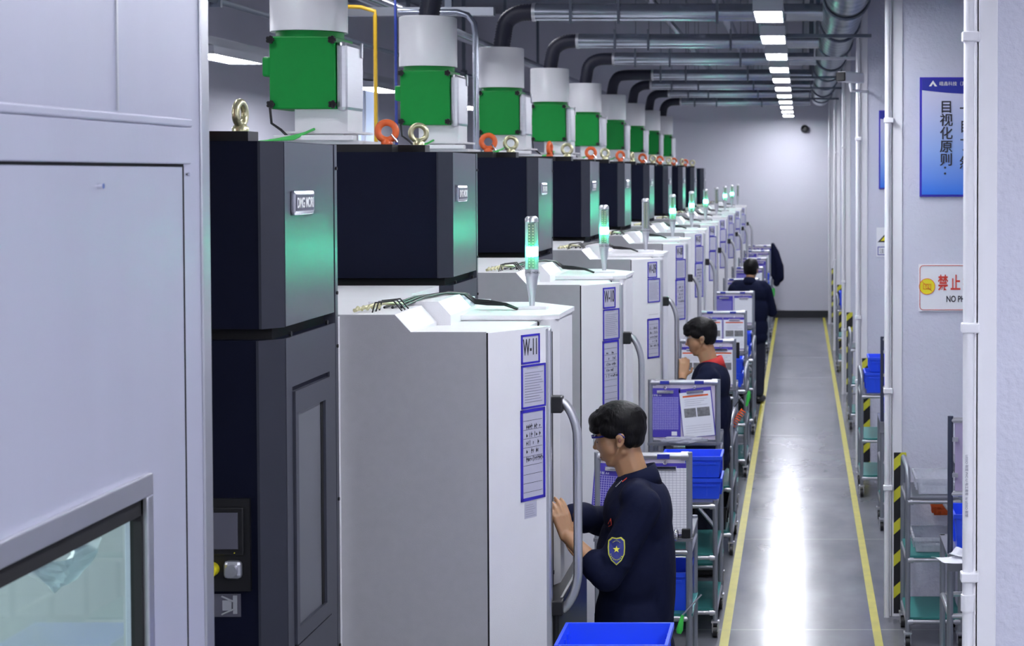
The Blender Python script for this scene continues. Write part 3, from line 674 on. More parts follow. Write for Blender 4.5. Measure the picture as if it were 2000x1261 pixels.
# upright pipes at the left
single('yellow_pipe', MB().tube([(-3.0, 12, 0), (-3.0, 12, 3.72), (-3.0, 12.0, 3.75), (-3.1, 12, 3.78), (-3.6, 12, 3.8)], .014, 10), 'yellow_pipe', 'thin yellow pipe rising behind the nearest green collector', 'pipe')
single('blue_pipe', MB().tube([(-2.855, 12, 0), (-2.855, 12, 3.68), (-2.86, 12.0, 3.90), (-3.2, 12, 3.98)], .011, 10), 'blue_pipe', 'thin blue pipe rising beside the yellow pipe', 'pipe')
single('steel_conduit', MB().tube([(-2.10, 11.0, 2.111), (-2.10, 11.0, 3.5), (-2.11, 11.0, 3.58), (-2.15, 11.0, 3.63), (-2.22, 11.0, 3.65), (-2.6, 11, 3.65)], .02, 12), 'duct', 'grey steel conduit bending over between the second and third collectors', 'conduit')
R_ = empty('pipe_rack', (-2.9, 12.3, 3.8), 'grey steel frame carrying pipes under the ceiling at left', 'frame')
MB().box(-3.6, -2.2, 12.2, 12.28, 3.74, 3.80).build('cross_rail', 'pipe', R_)
for x in (-3.5, -2.55): MB().box(x, x + .05, 12.2, 12.26, 3.80, ZC).build('hanger', 'girder', R_)
for i, (x, z, r_2) in enumerate(((-3.3, 3.95, .05), (-1.5, 4.35, .04), (-.9, 4.5, .06), (.9, 3.75, .05))):
    single('ceiling_pipe', MB().tube([(x, 7.5, z), (x, YB, z)], r_2, 12), 'duct', ['grey pipe along the ceiling at far left', 'thin silver pipe along the ceiling above the machines', 'thick silver pipe along the ceiling near the lamps', 'silver pipe over the right bays'][i], 'pipe', 'pipes running along the ceiling')

# ------------------------------------------------------------------ silver booth in the left foreground
R_ = empty('inspection_booth', (-1.9, 2.9, 0), 'large silver panelled booth with glass window in the left foreground', 'booth')
X = -1.5; yb = 4.29
pn = MB().box(X - .04, X, .6, yb, 2.72, 4.4).box(X - .04, X, 3.84, yb, 0, 2.72).box(X - .04, X, .6, 3.84, 1.87, 2.72).box(X - .04, X, .6, 3.84, 0, .75)
pn.build('side_panel', 'alu_panel', R_)
MB().box(-2.95, X - .04, yb - .04, yb, 0, 4.4).box(-2.95, X - .04, .6, .64, 0, 4.4).box(-2.95, -2.91, .64, yb - .04, 0, 4.4).build('rear_panel', 'inside', R_)
MB().box(X - .001, X + .006, 4.235, yb + .002, 0, 4.4, .003).build('corner_trim', 'alu', R_)
MB().box(X, X + .004, 3.72, 3.728, 2.74, 4.4).build('panel_joint', 'alu', R_)
tr = MB().box(X - .001, X + .018, .6, 4.14, 2.715, 2.735, .004).box(X - .001, X + .012, .6, 4.145, 2.625, 2.715, .003)
tr.build('top_rail', 'alu_panel', R_)
MB().box(X - .001, X + .0015, .6, 4.12, 2.618, 2.625).box(X - .001, X + .0015, 4.116, 4.122, 0, 2.62).build('panel_seam', 'gap', R_)
MB().box(X, X + .006, .6, 4.115, .72, 2.615).build('x', 'alu_panel', R_) if False else None
wf = MB().prism_y([(0, 0)], 0, 0) if False else MB()
wf.box(X, X + .014, .8, 3.875, 1.865, 1.915, .003).box(X, X + .014, 3.84, 3.875, .75, 1.865, .003).box(X, X + .014, .8, 3.84, .72, .75, .003)
wf.build('window_frame', 'alu', R_)
sl = MB().box(X - .035, X + .002, .8, 3.84, 1.825, 1.868).box(X - .024, X + .002, 3.830, 3.841, .75, 1.868)
sl.build('window_seal', 'gap', R_)
MB().box(X - .022, X - .016, .64, 3.832, .75, 1.83).build('glass_pane', 'glass', R_)
MB().tube([(X, 3.62, 2.575), (X + .012, 3.62, 2.575)], .006, 10).tube([(X, 4.135, 2.60), (X + .01, 4.135, 2.60)], .005, 10).build('screw', 'chrome', R_)
for y in (1.6, 2.3, 3.0, 3.55): MB().box(-2.90, -2.87, y, y + .04, 0, 2.2).build('inner_rib', 'tray', R_)
MB().box(-2.91, X - .04, .64, yb - .04, 2.30, 2.34).build('inner_ceiling', 'inside', R_)
MB().box(-2.5, -2.3, 1.4, 3.6, 2.27, 2.30).build('added_fill_strip', mat('booth_fill_light', (1, 1, 1), .5, emit=(1, 1, 1), es=7), R_)  # glowing strip added only to brighten the booth interior
random.seed(11); sh = MB(); nx, ny = 14, 6; g = []
for i in range(nx + 1):
    for k in range(ny + 1):
        u = i / nx; v = k / ny
        g.append((X - .06 - .02 * math.sin(u * 9 + v * 3) - .01 * random.random(), 3.42 + .30 * u, 1.805 - .02 * math.sin(u * PI) - v * (.012 + .06 * math.sin(u * PI) ** .7) + .004 * random.random()))
sh.add(g, [(i * (ny + 1) + k, i * (ny + 1) + k + 1, (i + 1) * (ny + 1) + k + 1, (i + 1) * (ny + 1) + k) for i in range(nx) for k in range(ny)], False)
single('paper_sheet', sh, 'paper', 'crumpled white paper sheet behind the glass of the silver booth', 'paper')

# ------------------------------------------------------------------ stands, trolleys, bins, clipboards
def bin_mb(x0, x1, y0, y1, z0, z1, t=.004):
    i = .012; mb = MB()
    A = [(x0 + i, y0 + i, z0), (x1 - i, y0 + i, z0), (x1 - i, y1 - i, z0), (x0 + i, y1 - i, z0)]
    B = [(x0, y0, z1), (x1, y0, z1), (x1, y1, z1), (x0, y1, z1)]
    Bi = [(x0 + t, y0 + t, z1), (x1 - t, y0 + t, z1), (x1 - t, y1 - t, z1), (x0 + t, y1 - t, z1)]
    Ai = [(x0 + i + t, y0 + i + t, z0 + t), (x1 - i - t, y0 + i + t, z0 + t), (x1 - i - t, y1 - i - t, z0 + t), (x0 + i + t, y1 - i - t, z0 + t)]
    V = A + B + Bi + Ai; f = [(0, 3, 2, 1), (12, 13, 14, 15)]
    for k in range(4):
        q = (k + 1) % 4; f += [(k, q, 4 + q, 4 + k), (4 + k, 4 + q, 8 + q, 8 + k), (8 + k, 8 + q, 12 + q, 12 + k)]
    mb.add(V, f)
    r = .007
    mb.box(x0 - r, x1 + r, y0 - r, y0, z1 - .02, z1).box(x0 - r, x1 + r, y1, y1 + r, z1 - .02, z1).box(x0 - r, x0, y0, y1, z1 - .02, z1).box(x1, x1 + r, y0, y1, z1 - .02, z1)
    h = z1 - z0
    for k in (.25, .5, .75):
        x = x0 + (x1 - x0) * k; mb.box(x - .003, x + .003, y0 - .001, y0 + .012, z0 + .15 * h, z1 - .02)
        y = y0 + (y1 - y0) * k; mb.box(x1 - .012, x1 + .001, y - .003, y + .003, z0 + .15 * h, z1 - .02); mb.box(x0 - .001, x0 + .012, y - .003, y + .003, z0 + .15 * h, z1 - .02)
    mb.box(x0 + .03, x1 - .03, y0 - .003, y0 + .004, z1 - .045, z1 - .035)
    return mb
def blue_bin(x0, x1, y0, y1, z0, z1, lab): return single('storage_bin', bin_mb(x0, x1, y0, y1, z0, z1), 'blue_bin', lab, 'storage bin', 'blue storage bins')
def clipboard(x, y, z1, w_, h_, style, lab, tilt=0, flip=False):
    R_ = empty('clipboard', (x, y, z1 - h_), lab, 'clipboard', 'clipboards on the display stands')
    xa, xb = x - w_ / 2, x + w_ / 2
    MB().box(xa, xb, y - .004, y, z1 - h_, z1, .0015).build('board', 'purple', R_)
    if style == 'grid':
        MB().box(xa + .006, xb - .012, y - .0055, y - .0038, z1 - h_ + .045, z1 - .055).build('grid_print', 'grid', R_)
        text('lettering', '写字板 A4', .014, (xa + .006, y - .0052, z1 - .049), 'paper', R_)
        MB().box(xb - .055, xb - .022, y - .0055, y - .0038, z1 - h_ + .010, z1 - h_ + .035).build('barcode_label', 'paper', R_)
    else:
        MB().box(xa + .004, xb - .006, y - .006, y - .0038, z1 - h_ + .004, z1 - .022).build('paper', 'form' if style == 'form' else 'paper', R_)
        if style == 'doc':
            MB().box(xa + .022, xb - .022, y - .0066, y - .0058, z1 - .052, z1 - .042).build('red_heading', 'coil', R_)
            l_ = MB()
            for q in range(4): l_.box(xa + .03, xb - .03 - .02 * (q % 3), y - .0065, y - .0058, z1 - .068 - q * .012, z1 - .0665 - q * .012)
            for q in range(4): l_.box(xa + .022, xb - .022, y - .0065, y - .0058, z1 - h_ + .03 + q * .014, z1 - h_ + .031 + q * .014)
            l_.build('printed_lines', 'ink_grey', R_)
            MB().box(xa + .022, xa + .022 + (w_ - .05) * .48, y - .0066, y - .0058, z1 - .175, z1 - .12).build('photo', 'photo', R_)
            MB().box(xa + .026 + (w_ - .05) * .5, xb - .022, y - .0066, y - .0058, z1 - .175, z1 - .12).build('photo', 'photo', R_)
    cx = x
    MB().box(cx - .052, cx + .052, y - .012, y - .004, z1 - .03, z1 - .012, .003).tube([(cx - .05, y - .012, z1 - .028), (cx + .05, y - .012, z1 - .028)], .004, 8).ring((cx, y - .008, z1 + .004), .008, .003, 'Y', 14, 6).build('clip', 'chrome', R_)
    if tilt: R_.rotation_euler = (0, tilt, 0)
    return R_
def caster(mb_root, x, y, R_, h=.09):
    w_ = MB().tube([(x - .012, y, .034), (x + .012, y, .034)], .034, 20).build('caster', 'black', R_)
    MB().tube([(x - .016, y, .034), (x + .016, y, .034)], .012, 12).box(x - .018, x - .014, y - .016, y + .016, .03, h).box(x + .014, x + .018, y - .016, y + .016, .03, h).box(x - .022, x + .022, y - .022, y + .022, h - .006, h + .004).build('fork', 'steel', w_)
def stand(y, mirror=False):        # display stand: two posts with board, tray and shelf
    xa, xb = -.925, -.482
    R_ = empty('display_stand', ((xa + xb) / 2, y + .2, 0), None, 'display stand', 'pipe framed display stands beside the machines')
    for x in (xa + .016, xb - .016):
        MB().tube([(x, y, .09), (x, y, 1.352)], .0155, 14).build('post', 'pipe', R_)
        MB().tube([(x, y + .38, .09), (x, y + .38, .99)], .0155, 14).build('post', 'pipe', R_)
    MB().tube([(xa + .016, y, 1.335), (xb - .016, y, 1.335)], .0165, 14).build('top_rail', 'alu', R_)
    for x in (xb - .13, xb - .34): MB().box(x - .028, x + .028, y - .0185, y - .0145, 1.325, 1.345).build('blue_label', 'blue_print', R_)
    for x in (xa + .035, xb - .035): MB().tube([(x - .016, y, 1.335), (x + .016, y, 1.335)], .021, 14).build('pipe_joint', 'steel', R_)
    MB().box(xa + .035, xb - .034, y - .002, y + .006, .985, 1.32).build('board', 'board', R_)
    MB().box(xa, xb, y + .005, y + .385, .965, .98).box(xa, xb, y - .035, y + .005, .955, .968).build('tray', 'tray', R_)
    rl = MB()
    for z in (.20, .60, .90):
        for q in (y, y + .38): MB().tube([(xa + .016, q, z), (xb - .016, q, z)], .0145, 10).build('cross_rail', 'alu', R_)
        for x in (xa + .016, xb - .016): MB().tube([(x, y, z), (x, y + .38, z)], .0145, 10).build('cross_rail', 'alu', R_)
    for z in (.215, .612): MB().box(xa + .0, xb - .0, y - .01, y + .39, z, z + .012).build('shelf', 'mat_green', R_)
    for x in (xa + .016, xb - .016):
        for q in (y, y + .38): caster(None, x, q, R_)
    return R_
def trolley(x0, x1, y0, y1, top=.77, handle=True, name='pipe_trolley', shelves=(.14, .45)):
    R_ = empty(name, ((x0 + x1) / 2, (y0 + y1) / 2, 0), None, 'trolley', None)
    for x in (x0, x1):
        for y in (y0, y1):
            MB().tube([(x, y, .085), (x, y, (top + .005) if not handle else top - .01)], .0145, 12).build('post', 'pipe', R_)
    if handle:
        for x in (x0, x1):
            pth = [(x, y0, top - .02), (x, y0, top + .11), (x, y0 + .02, top + .14), (x, y0 + .05, top + .15), (x, y1 - .05, top + .15), (x, y1 - .02, top + .14), (x, y1, top + .11), (x, y1, top - .02)]
            MB().tube(pth, .0145, 12).build('handle', 'pipe', R_)
    rl = MB()
    for z in list(shelves) + [top - .03]:
        for y in (y0, y1): MB().tube([(x0, y, z), (x1, y, z)], .013, 10).build('cross_rail', 'alu', R_)
        for x in (x0, x1): MB().tube([(x, y0, z), (x, y1, z)], .013, 10).build('cross_rail', 'alu', R_)
    rl.tube([(x1 - .09, y0, top - .04), (x1, y0, top - .15)], .011, 8)
    rl.build('brace', 'alu', R_)
    jn = MB()
    for z in list(shelves) + [top - .03]:
        for x in (x0, x1):
            d_ = .03 if x == x0 else -.03
            for y in (y0, y1): MB().tube([(x, y, z), (x + d_, y, z)], .018, 10).build('pipe_joint', 'steel', R_)
    for z in list(shelves) + [top - .03]:
        MB().box(x0 - .005, x1 + .005, y0 - .01, y1 + .01, z + .013, z + .025).build('shelf', 'mat_green' if z < top - .1 else 'tray', R_)
    for x in (x0, x1):
        for y in (y0, y1): caster(None, x, y, R_)
    return R_
SY = [7.58, 10.28, 12.84, 15.5, 18.1, 20.35, 22.9, 25.4, 27.9, 29.9]
st0 = stand(SY[0])
for k, y in enumerate(SY):
    o_ = st0 if k == 0 else copy_tree(st0, (0, y - SY[0], 0))
    o_['label'] = 'pipe framed stand with white board and clipboards, %s from the front' % (ORD[k] if k else 'first')
    n_ = 'first' if k == 0 else ORD[k]
    if k == 0:
        clipboard(-.845, y - .004, 1.30, .20, .30, 'grid', 'purple clipboard with printed grid, partly behind the nearest worker', .08)
        clipboard(-.605, y - .004, 1.303, .225, .325, 'form', 'clipboard holding a white ruled form just right of the nearest worker')
    elif k == 1:
        clipboard(-.818, y - .004, 1.30, .185, .30, 'grid', 'purple clipboard with white printed grid on the second stand')
        clipboard(-.610, y - .004, 1.302, .20, .30, 'doc', 'tilted clipboard with red headed sheet and two photos on the second stand', -.10)
    elif k in (2, 3):
        clipboard(-.81, y - .004, 1.29, .205, .29, 'doc', 'left clipboard with red headed sheet on the %s stand' % n_)
        clipboard(-.60, y - .004, 1.29, .205, .29, 'doc', 'right clipboard with red headed sheet on the %s stand' % n_)
    elif k == 4:
        clipboard(-.81, y - .004, 1.30, .19, .29, 'grid', 'purple grid clipboard on the fifth stand before the far worker')
        clipboard(-.60, y - .004, 1.30, .205, .29, 'plain', 'clipboard with plain white sheet on the fifth stand')
    else:
        clipboard(-.81, y - .004, 1.295, .20, .29, 'plain' if k % 2 else 'grid', 'left clipboard on the %s stand from the front' % n_)
        clipboard(-.59, y - .004, 1.295, .20, .29, 'grid' if k % 2 else 'plain', 'right clipboard on the %s stand from the front' % n_)
TY = [9.45, 11.5, 14.5, 16.9, 19.6, 21.9, 24.6, 27.0]
tr0 = trolley(-.86, -.475, TY[0], TY[0] + .62, handle=False)
tr0['label'] = 'grey pipe table with two blue bins, right behind the first stand'; tr0['group'] = 'pipe trolleys left of the aisle'
tr1 = trolley(-.86, -.468, TY[1], TY[1] + .68); tr1['group'] = 'pipe trolleys left of the aisle'
for k, y in enumerate(TY):
    n_ = 'first' if k == 0 else ORD[k]
    if k:
        o_ = tr1 if k == 1 else copy_tree(tr1, (0, y - TY[1], 0))
        o_['label'] = 'pipe trolley with hoop handles left of the aisle, %s from the front' % n_
    xb = -.445 if k == 0 else -.495
    blue_bin(xb - .33, xb, y + .06, y + .31, .767, .885, 'blue bin under another on the %s pipe trolley left of the aisle' % n_)
    blue_bin(xb - .33, xb, y + .06, y + .31, .888, 1.01, 'open blue bin stacked on top on the %s pipe trolley left of the aisle' % n_)
    if k in (1, 3, 5):
        single('crate', bin_mb(-.84, -.50, y + .04, y + .64, .165, .32), 'black', 'low black crate on the bottom shelf of the %s trolley' % n_, 'crate', 'black crates on the trolleys')
blue_bin(-.80, -.505, SY[0] + .03, SY[0] + .33, .625, .80, 'blue bin on the green shelf behind the nearest worker')
single('phone', MB().box(-.575, -.52, 14.6, 14.62, 1.01, 1.15, .006), 'black', 'black handset standing on the blue bins behind the second worker', 'handset')
blue_bin(-.86, -.50, SY[3] + .03, SY[3] + .35, .625, .80, 'blue bin on the shelf of the fourth stand')
# nearest trolley just in front of the nearest worker
tn = trolley(-.80, -.44, 5.30, 5.78, top=.93, handle=False); tn['label'] = 'pipe trolley under the blue bin at the bottom edge of the picture'; tn['group'] = 'pipe trolleys left of the aisle'
blue_bin(-.79, -.435, 5.45, 5.72, .928, 1.075, 'large open blue bin at the bottom edge in front of the nearest worker')
# screwdriver, bag, coil, tools
R_ = empty('screwdriver', (-.47, 7.4, .63), 'screwdriver with green handle leaning by the green shelf', 'screwdriver')
a = at(1326, 1236, 7.545); b_ = at(1333, 1200, 7.553); c_ = at(1370, 1160, 7.56)
MB().tube([a, a.lerp(b_, .2), a.lerp(b_, .6), b_], [.010, .016, .012, .006], 12).build('handle', 'tool_green', R_)
MB().tube([b_, c_], .0035, 8).build('shaft', 'steel', R_)
single('plastic_bag', crumple((-.70, 10.22, .992), (.13, .025, .022), 9), 'film', 'clear plastic bag in the tray of the second stand', 'plastic bag')
single('tape_roll', MB().ring((-.555, 7.545, .988), .018, .012, 'X', 20, 8), 'chrome', 'small shiny roll on the tray of the first stand', 'tape roll')
single('holder_cup', MB().box(-.53, -.49, 7.55, 7.57, .969, 1.01, .003), 'black', 'small black holder on the tray of the first stand', 'holder')
cz = []
p0 = at(1430, 832, 12.0); p1 = at(1453, 800, 12.05); ax = (p1 - p0).normalized(); n1 = ax.cross(Vector((0, 1, 0))).normalized(); n2 = ax.cross(n1)
for i in range(150): t = i / 149; aa = t * 2 * PI * 8; cz.append(p0.lerp(p1, t) + n1 * .019 * math.cos(aa) + n2 * .019 * math.sin(aa))
cz.append(Vector((-.462, 12.05, .86)))
single('coil_hose', MB().tube(cz, .004, 6), 'coil', 'orange red coiled air hose on the trolley beside the second worker', 'hose')
def air_gun(pts, hose, rad, m, lab):
    R_ = empty('air_gun', pts[0], lab, 'air gun', 'air guns hanging on the trolleys')
    MB().tube(pts, rad, 12).build('handle', m, R_); MB().tube(hose, .0035, 6).build('hose', 'black', R_)
air_gun([at(1458, 792, 12.12), at(1462, 775, 12.12), at(1463, 762, 12.12)], [at(1463, 762, 12.12), (-.42, 12.11, 1.0), (-.468, 12.08, .935)], [.008, .017, .010], 'tool_green', 'bright green air gun handle hanging by the second worker trolley')
air_gun([at(1508, 585, 24.7), at(1510, 574, 24.7), at(1511, 562, 24.7)], [at(1511, 562, 24.7), (-.42, 24.69, .98), (-.468, 24.68, .935)], [.010, .03, .020], 'cable_green', 'green air gun hanging on the trolley below the dark jacket far back')

# ---- right of the aisle
rt = trolley(.592, .88, 9.22, 9.66, top=.84, shelves=(.15, .49)); rt['label'] = 'pipe shelf trolley with hoop handle and green mats, before the second pier'; rt['group'] = 'pipe trolleys right of the aisle'
def clear_box(x0, x1, y0, y1, z0, z1, lab): 
    return single('clear_container', bin_mb(x0, x1, y0, y1, z0, z1), 'film', lab, 'container', 'clear containers on the right trolley')
clear_box(.645, .86, 9.28, 9.6, .837, .925, 'clear plastic container on the top shelf of the near right trolley')
clear_box(.63, .86, 9.28, 9.6, .517, .60, 'clear plastic container on the middle shelf of the near right trolley')
single('parts_bin', bin_mb(.77, .88, 9.78, 9.885, .62, .69), 'coil', 'small orange red bin between the shelves of the near right trolley', 'parts bin')
bb = bpy.data.objects['parts_bin']
def rstand(x0, y, top, lab, full=True):
    R_ = empty('side_stand', (x0 + .2, y + .2, 0), lab, 'stand', 'dark framed stands right of the aisle')
    MB().tube([(x0, y, .80), (x0, y, top)], .0135, 12).build('post', 'pipe_dark', R_)
    MB().tube([(x0, y + .42, .085), (x0, y + .42, .80)], .0145, 12).build('post', 'pipe', R_)
    MB().tube([(x0, y, .085), (x0, y, .80)], .0155, 12).build('post', 'pipe', R_)
    for q in (y, y + .42): MB().tube([(x0 + .42, q, .085), (x0 + .42, q, top if q == y else .8)], .0145, 12).build('post', 'pipe', R_)
    for z in (top - .02, top - .37): MB().tube([(x0, y, z), (x0 + .42, y, z)], .013, 10).build('cross_rail', 'alu', R_)
    for z in (.2, .5):
        for a_, b_ in (((x0, y, z), (x0 + .42, y, z)), ((x0, y, z), (x0, y + .42, z)), ((x0, y + .42, z), (x0 + .42, y + .42, z))): MB().tube([a_, b_], .013, 10).build('cross_rail', 'alu', R_)
    MB().box(x0 + .022, x0 + .41, y - .004, y + .004, top - .355, top - .035).build('board', 'purple_board', R_)
    for z in (top - .12, top - .29): MB().box(x0 + .008, x0 + .035, y - .018, y - .004, z, z + .02).build('clamp', 'steel', R_)
    MB().box(x0 - .015, x0 + .44, y - .03, y + .44, .79, .80).box(x0 - .015, x0 + .44, y - .03, y - .02, .72, .79).build('tray', 'tray', R_)
    MB().box(x0 - .005, x0 + .43, y - .01, y + .43, .213, .222).build('shelf', 'mat_green', R_)
    for x in (x0, x0 + .42):
        for q in (y, y + .42): caster(None, x, q, R_)
    return R_
rstand(.715, 8.0, 1.455, 'dark framed stand with lilac board at the right edge beside the near pier')
blue_bin(.745, 1.03, 8.08, 8.36, .80, .97, 'deep blue bin on the tray of the near right stand')
def sheet(c, sx, sy, rz, seed, name, lab, m='paper', grp=None):
    random.seed(seed); mb = MB(); n_ = 6; V = []
    Rz = Matrix.Rotation(rz, 3, 'Z')
    for i in range(n_ + 1):
        for k in range(n_ + 1):
            u = i / n_ - .5; v = k / n_ - .5
            V.append(Rz @ Vector((u * sx, v * sy, .012 * (u * 2) ** 2 * (1 + .5 * math.sin(v * 6)) + .001 * random.random())) + Vector(c))
    fs = [(i * (n_ + 1) + k, (i + 1) * (n_ + 1) + k, (i + 1) * (n_ + 1) + k + 1, i * (n_ + 1) + k + 1) for i in range(n_) for k in range(n_)]
    mb.add(V, fs, True); o_ = single(name, mb, m, lab, 'paper', grp)
    sd = o_.modifiers.new('thickness', 'SOLIDIFY'); sd.thickness = .0012; return o_
sheet((.735, 7.86, .80), .20, .14, .5, 3, 'paper_sheet', 'loose white sheet on the near right stand, hanging over the edge', grp='loose sheets on the right stand')
sheet((.80, 7.92, .815), .16, .14, -.4, 5, 'paper_sheet', 'curled white sheet on top of another by the right pier', grp='loose sheets on the right stand')
# middle right group between second and third pier
rstand(.60, 12.3, 1.42, 'dark framed stand with lilac board partly behind the second pier')
t2 = trolley(.50, .88, 13.6, 14.2, top=.84, shelves=(.15, .45)); t2['label'] = 'pipe trolley with blue bins right of the aisle beyond the second pier'; t2['group'] = 'pipe trolleys right of the aisle'
blue_bin(.53, .84, 13.62, 13.95, .837, 1.0, 'lower blue bin on the trolley beyond the second pier')
blue_bin(.56, .84, 13.66, 13.95, 1.003, 1.12, 'upper blue bin with tilted lid on the trolley beyond the second pier')
blue_bin(.63, .95, 12.36, 12.66, .80, .93, 'blue bin on the stand with lilac board behind the second pier')
t3 = copy_tree(t2, (0, 8.6, 0), 'pipe trolley with tall blue bin far back right of the aisle')
blue_bin(.53, .84, 22.25, 22.6, .837, 1.05, 'tall blue bin on the far trolley right of the aisle')
t4 = copy_tree(t2, (.02, 3.6, 0), 'pipe trolley in shadow beyond the third pier right of the aisle')

# ------------------------------------------------------------------ people
def remesh(mb, voxel, smooth=4, name='m', off=Vector((0, 0, 0)), mat_='skin'):
    me = mb.mesh(name, off); ob = bpy.data.objects.new(name, me); C.objects.link(ob)
    md = ob.modifiers.new('r', 'REMESH'); md.mode = 'VOXEL'; md.voxel_size = voxel; md.use_smooth_shade = True
    if smooth: s_ = ob.modifiers.new('s', 'SMOOTH'); s_.iterations = smooth; s_.factor = .5
    bpy.context.view_layer.update()
    m2 = bpy.data.meshes.new_from_object(ob.evaluated_get(bpy.context.evaluated_depsgraph_get())); bpy.data.objects.remove(ob)
    m2.materials.clear(); m2.materials.append(M[mat_]); m2.name = name
    m2.polygons.foreach_set('use_smooth', [True] * len(m2.polygons))
    return m2
class Loc:                                # blob collector with a transform
    def __init__(s, Mx): s.m = Mx; s.mb = MB(); s.r3 = Mx.to_3x3()
    def cap(s, a, ra, b, rb): s.mb.cap(s.m @ Vector(a), ra, s.m @ Vector(b), rb); return s
    def ell(s, c, r, rot=None, sub=3):
        R3 = s.r3 if rot is None else s.r3 @ rot
        s.mb.ell(s.m @ Vector(c), r, R3, sub); return s
def hp(px, py): return ((px - 1208) / 509, (850 - py) / 509)     # head drawing plane
def head_blobs(B, fat=1.0):
    def e(px, py, rx, ry, rz, y=0, rot=0):
        x, z = hp(px, py); B.ell((x, y, z), (rx, ry * fat, rz), Matrix.Rotation(rot, 3, 'Y') if rot else None)
    e(1207, 838, .088, .074, .082)
    e(1185, 864, .047, .064, .064); e(1188, 884, .038, .050, .046)     # face
    e(1176, 846, .030, .056, .034)                      # brow and forehead
    for s_ in (-1, 1):
        e(1190, 874, .036, .036, .040, .026 * s_)       # cheeks
        x, z = hp(1218, 884); x2, z2 = hp(1194, 902); B.cap((x, .040 * s_, z + .004), .019, (x2, .012 * s_, z2 - .003), .022)   # jaw
        e(1166, 878, .0095, .008, .0075, .012 * s_)     # nostril wings
        # ear
        x, z = hp(1212, 857)
        B.ell((x + .002, .074 * s_, z), (.016, .007, .030), Matrix.Rotation(.2, 3, 'Y'))
        B.ell((x + .0, .079 * s_, z + .012), (.018, .006, .016))
        B.ell((x - .004, .077 * s_, z - .020), (.010, .006, .011))
        B.ell((hp(1172, 864)[0], .029 * s_, hp(1172, 864)[1]), (.012, .015, .009))
    x, z = hp(1167, 856); x2, z2 = hp(1159.5, 876); B.cap((x, 0, z), .0095, (x2, 0, z2), .0115)
    x3, z3 = hp(1172, 877); B.cap((x2, 0, z2), .0105, (x3, 0, z3), .012)
    e(1175, 892, .014, .022, .0075); e(1177, 900, .0135, .019, .007)
    e(1181, 888, .020, .030, .020)
    e(1189, 908, .018, .022, .015)                      # chin
def ear_detail(B):
    pass
def hair_blobs(B, seed=1, long=1.0):
    random.seed(seed)
    def e(px, py, rx, ry, rz, y=0): x, z = hp(px, py); B.ell((x, y, z), (rx, ry, rz))
    e(1208, 824, .104, .088, .080)
    e(1228, 838, .066, .082, .072)
    e(1170, 824, .048, .066, .042); e(1167, 839, .040, .064, .024)
    e(1236, 858, .042, .066, .040)
    for s_ in (-1, 1):
        e(1196, 838, .050, .020, .034, .068 * s_); e(1230, 852, .030, .020, .045, .058 * s_)
    for i in range(120):                                  # tufts
        a = random.uniform(-PI, PI); b = random.uniform(.05, 1.35)
        d = Vector((math.cos(a) * math.sin(b), math.sin(a) * math.sin(b), math.cos(b)))
        x, z = hp(1210, 826); c = Vector((x + d.x * .094, d.y * .077, z + d.z * .070))
        t = c + Vector((d.x * .010 - .010, d.y * .010, d.z * .006 + random.uniform(-.003, .004)))
        B.cap(c, .011, t, .0055)
def hand(B, wrist, fwd, up, scale=1.0, curl=.5, side=1, spread=.2):
    """palm + five fingers; fwd = towards fingertips, up = away from the back of the hand's palm side, side = which way the thumb goes"""
    W = Vector(wrist); f = Vector(fwd).normalized(); n_ = Vector(up); n_ = (n_ - f * n_.dot(f)).normalized(); s_ = f.cross(n_) * side
    k = scale
    for q in (-.027, -.009, .009, .027):
        B.cap(W + s_ * q * k * .6, .0145 * k, W + f * .080 * k + s_ * q * k, .0115 * k)
    for i, (q, l) in enumerate(((-.029, .060), (-.010, .074), (.010, .080), (.029, .072))):
        b = W + f * (.084 - .004 * abs(i - 2)) * k + s_ * q * k; d = (f + s_ * (q * spread * 6)).normalized(); p_ = b; ang = 0
        for j_, (seg, r0, r1) in enumerate(((.44, .0092, .0085), (.32, .0085, .0078), (.24, .0078, .0068))):
            ang += curl * (.55 if j_ == 0 else .8)
            dd = (d * math.cos(ang) - n_ * math.sin(ang)); p2 = p_ + dd * l * seg * k; B.cap(p_, r0 * k, p2, r1 * k); p_ = p2
    b = W + f * .022 * k + s_ * .030 * k; m_ = b + (f * .6 + s_ * .75 - n_ * .35).normalized() * .036 * k; t = m_ + (f * .95 + s_ * .25 - n_ * .4).normalized() * .03 * k
    B.cap(W + f * .01 * k + s_ * .01 * k, .014 * k, b, .012 * k); B.cap(b, .012 * k, m_, .0098 * k); B.cap(m_, .0095 * k, t, .0075 * k)

